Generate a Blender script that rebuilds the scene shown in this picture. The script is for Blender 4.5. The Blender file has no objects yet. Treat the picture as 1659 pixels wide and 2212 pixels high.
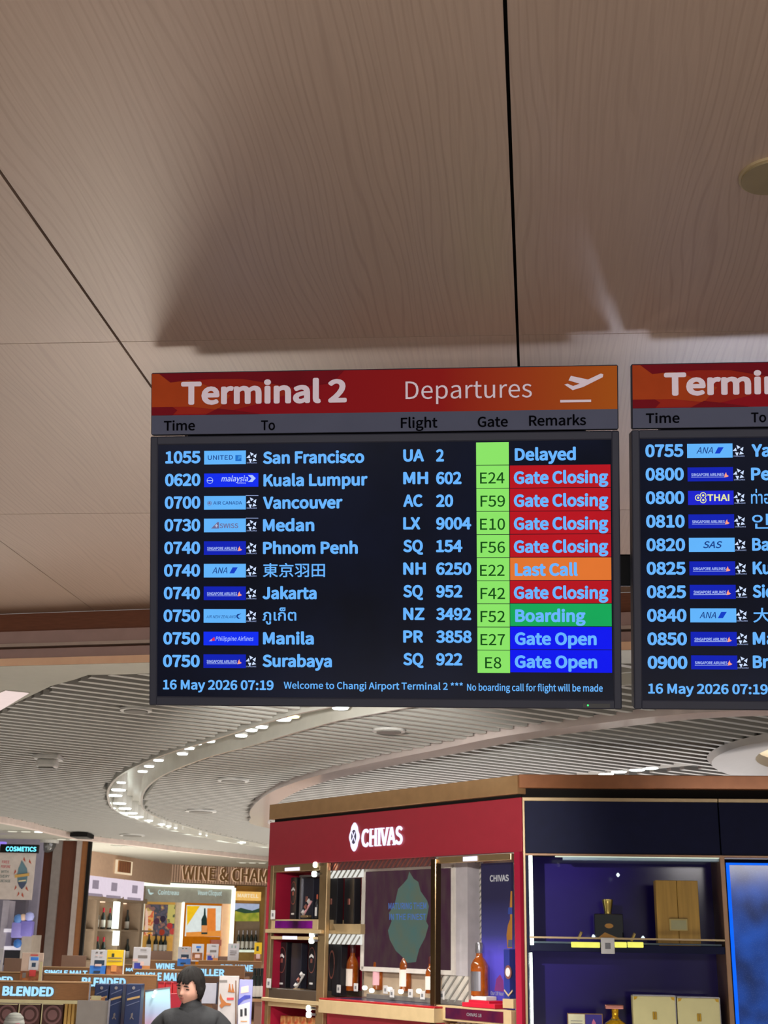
import bpy, bmesh, math, random
from mathutils import Vector, Matrix
random.seed(7)
S = bpy.context.scene
C = S.collection

# ---------------------------------------------------------------- camera
F_PX, CX, CY = 2800.0, 829.5, 1106.0
CAM = Vector((0, 0, 1.75))
PITCH, ROLL = math.radians(18.17), math.radians(1.0)
fwd = Vector((0, math.cos(PITCH), math.sin(PITCH)))
r0 = Vector((1, 0, 0)); u0_ = r0.cross(fwd)
CR = r0 * math.cos(ROLL) + u0_ * math.sin(ROLL)
CU = -r0 * math.sin(ROLL) + u0_ * math.cos(ROLL)
cd = bpy.data.cameras.new('camera'); cam = bpy.data.objects.new('camera', cd); C.objects.link(cam)
mw = Matrix((CR, CU, -fwd)).transposed().to_4x4(); mw.translation = CAM
cam.matrix_world = mw
cd.sensor_fit = 'AUTO'; cd.sensor_width = 36.0; cd.lens = F_PX / 2212 * 36.0
cd.clip_start = 0.05; cd.clip_end = 200
cd.dof.use_dof = True; cd.dof.focus_distance = 3.4; cd.dof.aperture_fstop = 14.0
S.camera = cam

# ---------------------------------------------------------------- world and exposure
S.view_settings.view_transform = 'Standard'; S.view_settings.look = 'None'
S.view_settings.exposure = 0.0; S.view_settings.gamma = 1.0; S.view_settings.use_curve_mapping = False
W = bpy.data.worlds.new('world'); S.world = W; W.use_nodes = True
bg = W.node_tree.nodes['Background']; bg.inputs[0].default_value = (1.0, 0.96, 0.93, 1); bg.inputs[1].default_value = 0.30


def area(name, loc, target, sx, sy, power, col=(1, 1, 1), spread=180):
    l = bpy.data.lights.new(name, 'AREA'); l.shape = 'RECTANGLE'; l.size = sx; l.size_y = sy; l.energy = power; l.color = col
    l.spread = math.radians(spread)
    o = bpy.data.objects.new(name, l); C.objects.link(o); o.location = loc
    o.rotation_euler = (Vector(target) - Vector(loc)).to_track_quat('-Z', 'Y').to_euler()
    return o


# unseen added fills for hall and floor bounce; lamps standing for lit shop displays
area('hall_fill', (-2.5, -3.0, 3.0), (-1.0, 4.0, 1.2), 3.0, 0.6, 85, (1, 0.95, 0.92))  # unseen fill pair added behind the camera to brighten boards and fascia
area('hall_fill', (3.0, -3.0, 3.0), (1.5, 4.0, 1.2), 3.0, 0.6, 85, (1, 0.95, 0.92))
area('shop_display_light', (-1.4, 7.8, 0.55), (0.1, 1.2, 3.2), 1.5, 0.5, 13, (1.0, 0.86, 0.74), 85)
area('hall_bounce_fill', (0.3, -0.6, 0.3), (0.3, -0.2, 3.2), 4.0, 2.0, 58, (1.0, 0.95, 0.92))  # added upward fill in place of light bounced off the hall floor
area('shop_display_light', (2.2, 7.4, 0.6), (1.0, 1.6, 3.2), 0.8, 0.5, 14, (0.84, 0.84, 1.0), 85)
area('shop_bounce_fill', (-3.2, 13.5, 0.35), (-3.2, 13.5, 3.0), 6.0, 9.0, 170, (1.0, 0.98, 0.95))  # added upward fills, here and below, in place of shop floor bounce
area('shop_bounce_fill', (3.2, 13.8, 0.35), (3.2, 13.8, 3.0), 7.0, 8.0, 560, (1.0, 0.97, 0.97))
area('shop_bounce_fill', (2.0, 7.0, 0.35), (2.0, 7.2, 3.0), 3.0, 1.0, 18, (0.92, 0.95, 1.0))
area('shop_bounce_fill', (-4.5, 19.5, 0.35), (-4.0, 21.5, 2.5), 5.0, 2.0, 300, (1.0, 0.95, 0.88))


def spot(loc, target, power, ang=70, col=(1, .97, .93), name='added_fill_spot'):
    l = bpy.data.lights.new(name, 'SPOT'); l.energy = power; l.spot_size = math.radians(ang); l.spot_blend = .6; l.shadow_soft_size = .04; l.color = col
    o = bpy.data.objects.new(name, l); C.objects.link(o); o.location = loc
    o.rotation_euler = (Vector(target) - Vector(loc)).to_track_quat('-Z', 'Y').to_euler()


spot((-0.35, 4.3, 2.55), (-0.1, 9.6, 2.1), 500, 46)  # unseen spot added behind the left board to brighten the red cabinet
spot((-2.6, 6.3, 2.93), (-2.6, 8.6, 1.0), 45, 60)  # added spot without a fixture, brightens the gondolas
area('shop_bounce_fill', (-1.6, 6.9, 0.3), (-1.6, 6.6, 3.0), 2.5, 0.8, 22, (1.0, 0.97, 0.93))  # added upward fill for the pale ceiling border


# ---------------------------------------------------------------- helpers
def lin(h):
    h = h.lstrip('#'); v = [int(h[i:i + 2], 16) / 255 for i in (0, 2, 4)]
    return tuple(c / 12.92 if c <= .04045 else ((c + .055) / 1.055) ** 2.4 for c in v)


MATS = {}


def mat(name, hexc, rough=.5, metal=0., emit=0., noise=.07, scale=14., trans=0., coat=0., alpha=1., col2=None, bump=0., stretch=None, spec=None):
    """principled material with a faint procedural variation of the colour"""
    if name in MATS: return MATS[name]
    m = bpy.data.materials.new(name); m.use_nodes = True; nt = m.node_tree; b = nt.nodes['Principled BSDF']
    c = lin(hexc)
    tc = nt.nodes.new('ShaderNodeTexCoord'); n = nt.nodes.new('ShaderNodeTexNoise'); n.inputs['Scale'].default_value = scale
    n.inputs['Detail'].default_value = 4
    src = tc.outputs['Object']
    if stretch:
        mp = nt.nodes.new('ShaderNodeMapping'); mp.inputs['Scale'].default_value = stretch; nt.links.new(src, mp.inputs[0]); src = mp.outputs[0]
    nt.links.new(src, n.inputs['Vector'])
    r = nt.nodes.new('ShaderNodeValToRGB'); r.color_ramp.elements[0].position = .3; r.color_ramp.elements[1].position = .7
    a = tuple(max(0, x * (1 - noise)) for x in c) + (1,); d = tuple(min(1, x * (1 + noise)) for x in c) + (1,)
    if col2: d = lin(col2) + (1,); a = c + (1,)
    r.color_ramp.elements[0].color = a; r.color_ramp.elements[1].color = d
    nt.links.new(n.outputs['Fac'], r.inputs[0]); nt.links.new(r.outputs[0], b.inputs['Base Color'])
    b.inputs['Roughness'].default_value = rough; b.inputs['Metallic'].default_value = metal
    if spec is None and (emit >= .5): spec = .08
    if spec is None and rough >= .4: spec = .28
    if spec is not None: b.inputs['Specular IOR Level'].default_value = spec
    if trans: b.inputs['Transmission Weight'].default_value = trans
    if coat: b.inputs['Coat Weight'].default_value = coat; b.inputs['Coat Roughness'].default_value = .12
    if alpha < 1: b.inputs['Alpha'].default_value = alpha
    if emit:
        nt.links.new(r.outputs[0], b.inputs['Emission Color']); b.inputs['Emission Strength'].default_value = emit
        if emit >= .5 and not trans:
            b.inputs['Base Color'].default_value = (0, 0, 0, 1)
            for l in list(b.inputs['Base Color'].links): nt.links.remove(l)
    if bump:
        bp = nt.nodes.new('ShaderNodeBump'); bp.inputs['Strength'].default_value = bump; bp.inputs['Distance'].default_value = .01
        nt.links.new(n.outputs['Fac'], bp.inputs['Height']); nt.links.new(bp.outputs[0], b.inputs['Normal'])
    MATS[name] = m
    return m


class Fr:
    """upright or tilted working plane: a = right, b = up, n = towards the viewer"""
    def __init__(s, o, a, b=(0, 0, 1)):
        s.o = Vector(o); s.a = Vector(a).normalized(); b = Vector(b); b = (b - s.a * b.dot(s.a)).normalized(); s.b = b
        s.n = s.a.cross(s.b)
        s.R = Matrix((s.a, s.b, s.n)).transposed()

    def px(s, x, y, w=0.):
        d = fwd * F_PX + CR * (x - CX) - CU * (y - CY)
        p0 = s.o + s.n * w
        t = (p0 - CAM).dot(s.n) / d.dot(s.n)
        q = CAM + d * t - s.o
        return q.dot(s.a), q.dot(s.b)

    def pt(s, u, v, w): return s.o + s.a * u + s.b * v + s.n * w

    def rect(s, x0, y0, x1, y1, w=0.):
        ym, xm = (y0 + y1) / 2, (x0 + x1) / 2
        return s.px(x0, ym, w)[0], s.px(x1, ym, w)[0], s.px(xm, y1, w)[1], s.px(xm, y0, w)[1]


def on_z(x, y, z):
    d = fwd * F_PX + CR * (x - CX) - CU * (y - CY)
    t = (z - CAM.z) / d.z
    return CAM + d * t


def fr_at(D, yaw=0.):
    return Fr((0, D, 0), (math.cos(yaw), math.sin(yaw), 0))


class MB:
    def __init__(s): s.bm = bmesh.new()

    def box(s, u0, u1, v0, v1, w0, w1, bev=0.):
        r = bmesh.ops.create_cube(s.bm, size=1)
        for v in r['verts']:
            v.co = Vector((u0 + (v.co.x + .5) * (u1 - u0), v0 + (v.co.y + .5) * (v1 - v0), w0 + (v.co.z + .5) * (w1 - w0)))
        if bev:
            es = {e for v in r['verts'] for e in v.link_edges}
            bmesh.ops.bevel(s.bm, geom=list(es), offset=min(bev, .45 * min(abs(u1 - u0), abs(v1 - v0), abs(w1 - w0))), segments=1 if bev < .004 else 2, affect='EDGES', profile=.5)
        return s

    def poly(s, pts, w0, w1):
        if abs(w1 - w0) < 1e-9: w1 = w0 + 1e-4
        f = [s.bm.verts.new((p[0], p[1], w1)) for p in pts]; b = [s.bm.verts.new((p[0], p[1], w0)) for p in pts]
        n = len(pts); s.bm.faces.new(f); s.bm.faces.new(b[::-1])
        for i in range(n): s.bm.faces.new((f[i], b[i], b[(i + 1) % n], f[(i + 1) % n]))
        return s

    def lathe(s, prof, u=0, w=0, seg=16, sw=1.):
        rings = []
        for r, v in prof:
            rings.append([s.bm.verts.new((u + r * math.cos(2 * math.pi * k / seg), v, w + sw * r * math.sin(2 * math.pi * k / seg))) for k in range(seg)])
        for a, b in zip(rings, rings[1:]):
            for k in range(seg): s.bm.faces.new((a[k], a[(k + 1) % seg], b[(k + 1) % seg], b[k]))
        s.bm.faces.new(rings[0][::-1]); s.bm.faces.new(rings[-1])
        return s

    def disc(s, u, v, r, w0, w1, seg=20, ry=None):
        ry = ry or r
        return s.poly([(u + r * math.cos(2 * math.pi * k / seg), v + ry * math.sin(2 * math.pi * k / seg)) for k in range(seg)], w0, w1)

    def tube(s, pts, rad, seg=8):
        pts = [Vector(p) for p in pts]; prev = None
        for i, p in enumerate(pts):
            d = (pts[min(i + 1, len(pts) - 1)] - pts[max(i - 1, 0)]).normalized()
            x = d.orthogonal().normalized(); y = d.cross(x)
            ring = [s.bm.verts.new(p + x * rad * math.cos(2 * math.pi * k / seg) + y * rad * math.sin(2 * math.pi * k / seg)) for k in range(seg)]
            if prev:
                for k in range(seg): s.bm.faces.new((prev[k], prev[(k + 1) % seg], ring[(k + 1) % seg], ring[k]))
            else: s.bm.faces.new(ring[::-1])
            prev = ring
        s.bm.faces.new(prev)
        return s

    def mesh(s, name, off=(0, 0, 0), smooth=False):
        bmesh.ops.translate(s.bm, verts=s.bm.verts, vec=-Vector(off))
        bmesh.ops.recalc_face_normals(s.bm, faces=s.bm.faces)
        me = bpy.data.meshes.new(name); s.bm.to_mesh(me); s.bm.free()
        if smooth:
            for p in me.polygons: p.use_smooth = True
            try: me.set_sharp_from_angle(angle=math.radians(40))
            except Exception: pass
        return me


ORG = {}


def tag(o, label=None, cat=None, group=None, kind=None):
    if label: o['label'] = label
    if cat: o['category'] = cat
    if group: o['group'] = group
    if kind: o['kind'] = kind
    return o


def empty(name, fr, uvw, label=None, cat=None, group=None, kind=None):
    o = bpy.data.objects.new(name, None); C.objects.link(o); o.empty_display_size = .05
    m = fr.R.to_4x4(); m.translation = fr.pt(*uvw); o.matrix_world = m
    ORG[o] = Vector(uvw)
    return tag(o, label, cat, group, kind)


def part(name, mb, m, parent=None, label=None, smooth=False, fr=None, org=(0, 0, 0), kind=None):
    """link a mesh; coordinates of mb are frame coordinates (same frame as the parent)"""
    off = ORG[parent] if parent is not None else Vector(org)
    me = mb.mesh(name, off, smooth); me.materials.append(m)
    o = bpy.data.objects.new(name, me); C.objects.link(o)
    if parent is not None: o.parent = parent; ORG[o] = off
    else:
        mm = fr.R.to_4x4(); mm.translation = fr.pt(*org); o.matrix_world = mm; ORG[o] = Vector(org)
    if label: o['label'] = label
    if kind: o['kind'] = kind
    return o


def single(name, mb, m, fr, org, label, cat, group=None, smooth=False):
    o = part(name, mb, m, None, None, smooth, fr, org)
    return tag(o, label, cat, group)


def struct(name, mb, m, fr, smooth=False):
    o = part(name, mb, m, None, None, smooth, fr); o['kind'] = 'structure'
    return o


def pb(name, m, fr, x0, y0, x1, y1, w0, w1, parent=None, bev=0., label=None, **k):
    """box whose front face covers the given rectangle of the photograph"""
    u0, u1, v0, v1 = fr.rect(x0, y0, x1, y1, w1)
    return part(name, MB().box(u0, u1, v0, v1, w0, w1, bev), m, parent, label, fr=fr, **k)


def copy_tree(o, parent=None):
    c = o.copy(); C.objects.link(c); c.parent = parent; ORG[c] = ORG.get(o, Vector())
    for ch in list(o.children): copy_tree(ch, c)
    return c


def dup(o, fr, uvw, label=None):
    c = copy_tree(o)
    m = fr.R.to_4x4(); m.translation = fr.pt(*uvw); c.matrix_world = m
    if label: c['label'] = label
    return c


GLY = {}
FONT = None
try:    # the sans serif that ships with Blender; its built-in face is used when it is missing
    import os
    FONT = bpy.data.fonts.load(os.path.join(bpy.utils.resource_path('LOCAL'), 'datafiles', 'fonts', 'Noto Sans CJK Regular.woff2'))
except Exception:
    FONT = None


def glyphs(body):
    if body not in GLY:
        c = bpy.data.curves.new('lettering', 'FONT'); c.body = body; c.resolution_u = 4
        if FONT and not any(0xe00 <= ord(q) <= 0xe7f for q in body): c.font = FONT
        o = bpy.data.objects.new('lettering', c); m = o.to_mesh()
        vs = [(v.co.x, v.co.y) for v in m.vertices]; fs = [tuple(p.vertices) for p in m.polygons]
        o.to_mesh_clear(); bpy.data.objects.remove(o); bpy.data.curves.remove(c)
        GLY[body] = (vs, fs)
    return GLY[body]


def text(name, body, m, fr, x0, x1, yb, yt, w, parent, bold=0., shear=0., fit='cap', ext=0., label=None, n=12):
    """flat lettering from photo x0 to x1, baseline yb, cap height up to yt"""
    vs, fs = glyphs(body)
    xs = [v[0] for v in vs]; ys = [v[1] for v in vs]
    bx0, bx1 = min(xs), max(xs)
    if FONT and not any(0xe00 <= ord(q) <= 0xe7f for q in body): bold *= .86 * max(v[1] for v in glyphs('H')[0]) / .682
    by0, by1 = (0., max(v[1] for v in glyphs('H')[0])) if fit == 'cap' else (min(ys), max(ys))
    U0 = fr.px(x0, yb, w)[0]; U1 = fr.px(x1, yb, w)[0]; V0 = fr.px((x0 + x1) / 2, yb, w)[1]; V1 = fr.px((x0 + x1) / 2, yt, w)[1]
    sx = (U1 - U0) / (bx1 - bx0 + 2 * bold); sy = (V1 - V0) / (by1 - by0 + 2 * bold)
    bm = bmesh.new()
    sh = [(0, 0)] + ([(bold * math.cos(2 * math.pi * k / n), bold * math.sin(2 * math.pi * k / n)) for k in range(n)] if bold else [])
    for i, (dx, dy) in enumerate(sh):
        L = []
        for x, y in vs:
            X = (x - bx0 + bold + dx) * sx; Y = (y - by0 + bold + dy) * sy
            L.append(bm.verts.new((U0 + X + shear * Y, V0 + Y, w + i * 4e-6)))
        for f in fs:
            try: bm.faces.new([L[k] for k in f])
            except ValueError: pass
    if ext:
        r = bmesh.ops.extrude_face_region(bm, geom=list(bm.faces))
        bmesh.ops.translate(bm, verts=[v for v in r['geom'] if isinstance(v, bmesh.types.BMVert)], vec=(0, 0, ext))
    mb = MB(); mb.bm.free(); mb.bm = bm
    off = ORG[parent]
    bmesh.ops.translate(bm, verts=bm.verts, vec=-off)
    me = bpy.data.meshes.new(name); bm.to_mesh(me); bm.free(); me.materials.append(m)
    o = bpy.data.objects.new(name, me); C.objects.link(o); o.parent = parent; ORG[o] = off
    if label: o['label'] = label
    return o


XF = Fr((0, 0, 0), (1, 0, 0))                       # world aligned: u = x, v = z, w = -y
XY = Fr((0, 0, 0), (1, 0, 0), (0, 1, 0))            # lying: u = x, v = y, w = z

# ================================================================ the hall: wood panel ceiling
def wood_ceiling_mat():
    m = bpy.data.materials.new('pale_wood_panel'); m.use_nodes = True; nt = m.node_tree; N = nt.nodes.new; L = nt.links.new
    b = nt.nodes['Principled BSDF']; tc = N('ShaderNodeTexCoord')
    oi = N('ShaderNodeObjectInfo')
    ro = N('ShaderNodeMapping'); ro.inputs['Rotation'].default_value = (0, 0, math.radians(6.8))
    mp = N('ShaderNodeMapping'); mp.inputs['Scale'].default_value = (1, .13, 1)
    add = N('ShaderNodeVectorMath'); add.operation = 'MULTIPLY_ADD'; add.inputs[1].default_value = (7, 3, 0)
    L(oi.outputs['Random'], add.inputs[0]); L(tc.outputs['Object'], add.inputs[2]); L(add.outputs[0], ro.inputs[0]); L(ro.outputs[0], mp.inputs[0])
    wv = N('ShaderNodeTexWave'); wv.bands_direction = 'X'; wv.wave_profile = 'SIN'; wv.inputs['Scale'].default_value = 17; wv.inputs['Distortion'].default_value = 22
    wv.inputs['Detail'].default_value = 1.5; wv.inputs['Detail Scale'].default_value = .45; wv.inputs['Detail Roughness'].default_value = .45
    L(mp.outputs[0], wv.inputs[0])
    mp2 = N('ShaderNodeMapping'); mp2.inputs['Scale'].default_value = (170, 4, 1); L(ro.outputs[0], mp2.inputs[0])
    n = N('ShaderNodeTexNoise'); n.inputs['Scale'].default_value = 1; n.inputs['Detail'].default_value = 3; L(mp2.outputs[0], n.inputs[0])
    n2 = N('ShaderNodeTexNoise'); n2.inputs['Scale'].default_value = .9; L(mp.outputs[0], n2.inputs[0])
    r = N('ShaderNodeValToRGB'); e = r.color_ramp.elements
    e[0].position = 0; e[0].color = lin('#b39b8a') + (1,); e[1].position = .22; e[1].color = lin('#bda593') + (1,)
    nm = N('ShaderNodeTexNoise'); nm.inputs['Scale'].default_value = 2.2; L(mp.outputs[0], nm.inputs[0])
    cm_ = N('ShaderNodeMapRange'); cm_.inputs[1].default_value = .42; cm_.inputs[2].default_value = .62; cm_.inputs[3].default_value = 0; cm_.inputs[4].default_value = .8; L(nm.outputs['Fac'], cm_.inputs[0])
    mxx = N('ShaderNodeMath'); mxx.operation = 'MAXIMUM'; L(wv.outputs['Fac'], mxx.inputs[0]); ms_ = N('ShaderNodeMath'); ms_.operation = 'MULTIPLY'; ms_.inputs[1].default_value = .24; L(cm_.outputs[0], ms_.inputs[0]); L(ms_.outputs[0], mxx.inputs[1]); L(mxx.outputs[0], r.inputs[0])
    mx = N('ShaderNodeMix'); mx.data_type = 'RGBA'; mx.blend_type = 'MULTIPLY'; mx.inputs[0].default_value = .22
    L(r.outputs[0], mx.inputs[6]); L(n.outputs['Fac'], mx.inputs[7])
    mx2 = N('ShaderNodeMix'); mx2.data_type = 'RGBA'; mx2.blend_type = 'MULTIPLY'; mx2.inputs[0].default_value = .25
    L(mx.outputs[2], mx2.inputs[6]); L(n2.outputs['Fac'], mx2.inputs[7])
    L(mx2.outputs[2], b.inputs['Base Color']); b.inputs['Roughness'].default_value = .42; b.inputs['Specular IOR Level'].default_value = .35
    return m


M_wood = wood_ceiling_mat()
M_dark = mat('dark_void', '#120f0d', .9)
HZ = 3.225
e1 = Vector((.9970, -.0775)); e2 = Vector((.1192, .9929)); P0 = Vector((-.702, 3.100))
E0, E1 = Vector((-1.875, 6.209)), Vector((1.088, 5.582)); eN = Vector((-(E1 - E0).y, (E1 - E0).x)).normalized()


def clip_edge(pts):
    out = []
    f = lambda p: -(p - E0).dot(eN) - .004
    for i, p in enumerate(pts):
        q = pts[(i + 1) % len(pts)]; a, b = f(p), f(q)
        if a >= 0: out.append(p)
        if a * b < 0: out.append(p + (q - p) * (a / (a - b)))
    return out


ceil = empty('ceiling', XY, (0, 0, HZ), kind='structure')
for j in range(-4, 2):
    for i in range(-5, 6):
        s, t0 = 1.04, 1.44
        hi = 3.4 if j == 1 else t0
        g = .0036 if j < 1 else .0018
        g = .0016 if (j == 1) else g
        a = P0 + e1 * (s * i + g) + e2 * (t0 * j + .0015); b = P0 + e1 * (s * (i + 1) - g) + e2 * (t0 * j + .0015)
        c = P0 + e1 * (s * (i + 1) - g) + e2 * (t0 * j + hi - .0015); d = P0 + e1 * (s * i + g) + e2 * (t0 * j + hi - .0015)
        pts = clip_edge([a, b, c, d])
        if len(pts) >= 3: part('ceiling_panel', MB().poly(pts, HZ, HZ + .018), M_wood, ceil)
bk = clip_edge([P0 + e1 * -6 + e2 * -6.2, P0 + e1 * 7 + e2 * -6.2, P0 + e1 * 7 + e2 * 4, P0 + e1 * -6 + e2 * 4])
part('backing', MB().poly(bk, HZ + .03, HZ + .06), M_dark, ceil)

# stepped fascia between the hall ceiling and the shop ceiling
FE = Fr((E0.x, E0.y, 0), ((E1 - E0).x, (E1 - E0).y, 0))
M_brown = mat('dark_brown_laminate', '#7d4e38', .45, noise=.12, stretch=(1, 14, 1))
M_bronze = mat('polished_bronze_sheet', '#b8a09c', .2, .35, noise=.05)
M_strip = mat('champagne_metal_strip', '#c9bdb4', .3, .6)
M_tan = mat('tan_fascia', '#ffd2ae', .6)


def ez(y): return FE.px(323, y)[1]


lay = [(1310, 1358, 0.004, M_brown), (1358, 1386, .03, M_bronze), (1386, 1393, .045, M_strip), (1393, 1397, .0, M_brown), (1397, 1419, .03, M_bronze), (1419, 1435.4, .05, M_tan)]
for k, (ya, yb, w, m) in enumerate(lay):
    struct('trim_%d' % (k + 1), MB().box(-5, 9, ez(yb), min(ez(ya), HZ - .001), -.12, w - .002), m, FE)
# ================================================================ shop ceiling
SZ = ez(1436)
M_pale = mat('pale_plaster_ceiling', '#a9a79b', .7, noise=.03)
near = [on_z(x, y, SZ).to_2d() for x, y in [(1659, 1425), (1370, 1433), (900, 1444), (323, 1455), (262, 1457), (190, 1458), (165, 1467), (110, 1482), (60, 1506), (0, 1535)]]
near += [Vector((-3.3, 9.3)), Vector((-5.2, 11.6)), Vector((-8, 13))]
far = [on_z(x, y, SZ).to_2d() for x, y in [(0, 1764), (60, 1776), (160, 1800), (220, 1809), (300, 1818), (380, 1829), (480, 1840), (583, 1851)]]
farX = [Vector((-12, 12.2)), Vector((-7, 13.7))] + far + [Vector((2, 26.5)), Vector((9, 24))]


def along(u): return Vector((E0 + (E1 - E0).normalized() * u))


nr = [Vector((9, 7.2))] + near + [Vector((-12, 13)), Vector((-12, 8)), along(-5) - eN * .02, along(8.5) - eN * .02, Vector((9.5, 5))]
struct('ceiling', MB().poly([Vector((9, 7.2))] + near + [Vector((-8, 8)), along(-5) - eN * .047, along(9) - eN * .047], SZ, SZ + .003), M_pale, XY)
fp = farX + [Vector((10, 32)), Vector((-12, 32))]
struct('ceiling', MB().poly(fp, SZ, SZ + .02), M_pale, XY)
region = near + farX + [Vector((9.2, 24)), Vector((9.2, 7.2))]


def inside(p, poly):
    c = False; n = len(poly)
    for i in range(n):
        a, b = poly[i], poly[i - 1]
        if (a.y > p.y) != (b.y > p.y) and p.x < (b.x - a.x) * (p.y - a.y) / (b.y - a.y) + a.x: c = not c
    return c


def smooth_path(pts, n=6):
    out = []
    P = [pts[0]] + list(pts) + [pts[-1]]
    for i in range(1, len(P) - 2):
        for k in range(n):
            t = k / n
            a, b, c, d = P[i - 1], P[i], P[i + 1], P[i + 2]
            out.append(.5 * ((2 * b) + (c - a) * t + (2 * a - 5 * b + 4 * c - d) * t * t + (3 * b - a - 3 * c + d) * t ** 3))
    out.append(pts[-1])
    return out


def offset_path(pts, w):
    out = []
    for i, p in enumerate(pts):
        d = (pts[min(i + 1, len(pts) - 1)] - pts[max(0, i - 1)]).normalized()
        out.append(p + Vector((-d.y, d.x)) * w)
    return out


ringO = smooth_path([Vector((1.2, 5.95)), Vector((.4, 6.35))] + [on_z(x, y, SZ).to_2d() for x, y in [(680, 1530), (575, 1557), (455, 1596), (340, 1632), (253, 1676), (231, 1719), (262, 1757), (388, 1795), (506, 1820), (574, 1828)]] + [Vector((.3, 19.9)), Vector((3, 19.4))])
ringI = offset_path(ringO, -.33)
bandU = smooth_path([on_z(x, y, SZ).to_2d() for x, y in [(1900, 1531), (1659, 1534), (1528, 1540), (1429, 1549), (1340, 1560), (1265, 1569), (1124, 1590), (997, 1616), (889, 1637), (748, 1668), (663, 1694), (616, 1717), (588, 1741), (583, 1760)]] + [Vector((-1.1, 15.2)), Vector((.3, 17.2)), Vector((2.5, 18))])
bandL = offset_path(bandU, .2)
dish_c = Vector((3.75, 9.15)); dish_r = 1.5
pa, pb_, pc = [on_z(x, y, SZ).to_2d() for x, y in [(1543, 1629), (1659, 1586.6), (1659, 1679)]]


def circle3(a, b, c):
    d = 2 * (a.x * (b.y - c.y) + b.x * (c.y - a.y) + c.x * (a.y - b.y))
    ux = (a.length_squared * (b.y - c.y) + b.length_squared * (c.y - a.y) + c.length_squared * (a.y - b.y)) / d
    uy = (a.length_squared * (c.x - b.x) + b.length_squared * (a.x - c.x) + c.length_squared * (b.x - a.x)) / d
    v = Vector((ux, uy)); return v, (v - a).length


dish_c, dish_r = circle3(pa, pb_, pc)
slotA, slotB = on_z(1150, 1688, SZ).to_2d(), on_z(1500, 1655, SZ).to_2d()
sd = (slotB - slotA).normalized(); sn = Vector((-sd.y, sd.x))
ring_poly = ringO + ringI[::-1]; band_poly = bandU + bandL[::-1]
slot_poly = [slotA + sn * .1, slotB + sn * .1, slotB - sn * .1, slotA - sn * .1]
M_slat = mat('pale_grey_slat', '#b0aea6', .45, noise=.03)
M_back = mat('grey_ceiling_void', '#4c4b48', .8)
ceil2 = empty('ceiling', XY, (0, 0, SZ), kind='structure')
sdir = Vector((.817, .576)); snor = Vector((-.576, .817))
rbb = (min(p.x for p in ring_poly), max(p.x for p in ring_poly))
ki = 0
k = -14
while True:
    c0 = k * .127; k += 1
    base = snor * (c0 + 3.4)
    if c0 > 16: break
    runs = []; cur = None
    t = -6.0
    while t < 26:
        p = base + sdir * t
        ok = p.y > 5.6 and inside(p, region) and not inside(p, ring_poly) and not inside(p, band_poly) and (p - dish_c).length > dish_r + .02 and not inside(p, slot_poly)
        if ok and cur is None: cur = t
        if not ok and cur is not None:
            if t - cur > .1: runs.append((cur, t - .05))
            cur = None
        t += .05
    if cur is not None: runs.append((cur, 26))
    if not runs: continue
    mb = MB()
    for a, b in runs:
        A, B = base + sdir * a, base + sdir * b
        mb.poly([A - snor * .021, B - snor * .021, B + snor * .021, A + snor * .021], SZ, SZ + .03)
    part('ceiling_slat', mb, M_slat, ceil2)
bbk = MB()
bbk.poly([Vector((-12, 8)), along(-5), along(9), Vector((10, 26)), Vector((-12, 30))], SZ + .15, SZ + .17)
part('backing', bbk, M_back, ceil2)


def ribbon(mb, A, B, z0, z1):
    """solid band between two paths"""
    for i in range(len(A) - 1): mb.poly([A[i], B[i], B[i + 1], A[i + 1]], z0, z1)
    return mb


M_trough = mat('glossy_white_trough', '#c2c0b6', .18, noise=.03)
tr = empty('trim_7', XY, (0, 0, SZ), kind='structure')
part('trough_wall', ribbon(MB(), ringO, offset_path(ringO, -.02), SZ - .01, SZ + .15), M_trough, tr)
part('trough_wall', ribbon(MB(), offset_path(ringO, -.31), ringI, SZ - .01, SZ + .15), M_trough, tr)
part('trough_top', ribbon(MB(), ringO, ringI, SZ + .14, SZ + .148), M_trough, tr)
M_band = mat('pinkish_white_soffit_band', '#d3c5bf', .12, noise=.02, coat=.4)
struct('trim_8', ribbon(MB(), bandU, bandL, SZ - .03, SZ + .02), M_band, XY)
ft = smooth_path(far); struct('trim_9', ribbon(MB(), ft, offset_path(ft, .09), SZ - .06, SZ + .02), mat('pink_lit_trim', '#d8c6bb', .4), XY)
struct('trim_10', MB().poly([slotA + sn * .09, slotB + sn * .09, slotB - sn * .09, slotA - sn * .09], SZ + .02, SZ + .04), M_trough, XY)
# round dish in the shop ceiling
dish = empty('trim_11', XY, (dish_c.x, dish_c.y, SZ), kind='structure')
seg = 64
bm_ = MB(); prof = [(dish_r + .03, -.01), (dish_r, -.03), (dish_r - .05, -.01), (dish_r * .80, .05), (dish_r * .72, .10), (dish_r * .70, .12), (dish_r * .70, .14), (dish_r + .03, .14)]
in_c, in_r = circle3(*[on_z(x, y, SZ + .04).to_2d() for x, y in [(1632, 1637), (1659, 1619), (1659, 1657)]])
prof = [(dish_r + .04, .0, 0), (dish_r + .01, -.035, 0), (dish_r - .03, -.03, 0), (dish_r - .1, -.02, .1), (in_r + .03, .03, .95), (in_r, .04, 1), (in_r, .14, 1), (dish_r + .03, .14, 0)]
rings = [[bm_.bm.verts.new((dish_c.x * (1 - f) + in_c.x * f + r * math.cos(2 * math.pi * q / seg), dish_c.y * (1 - f) + in_c.y * f + r * math.sin(2 * math.pi * q / seg), SZ + z)) for q in range(seg)] for r, z, f in prof]
for a, b in zip(rings, rings[1:]):
    for q in range(seg): bm_.bm.faces.new((a[q], a[(q + 1) % seg], b[(q + 1) % seg], b[q]))
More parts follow.
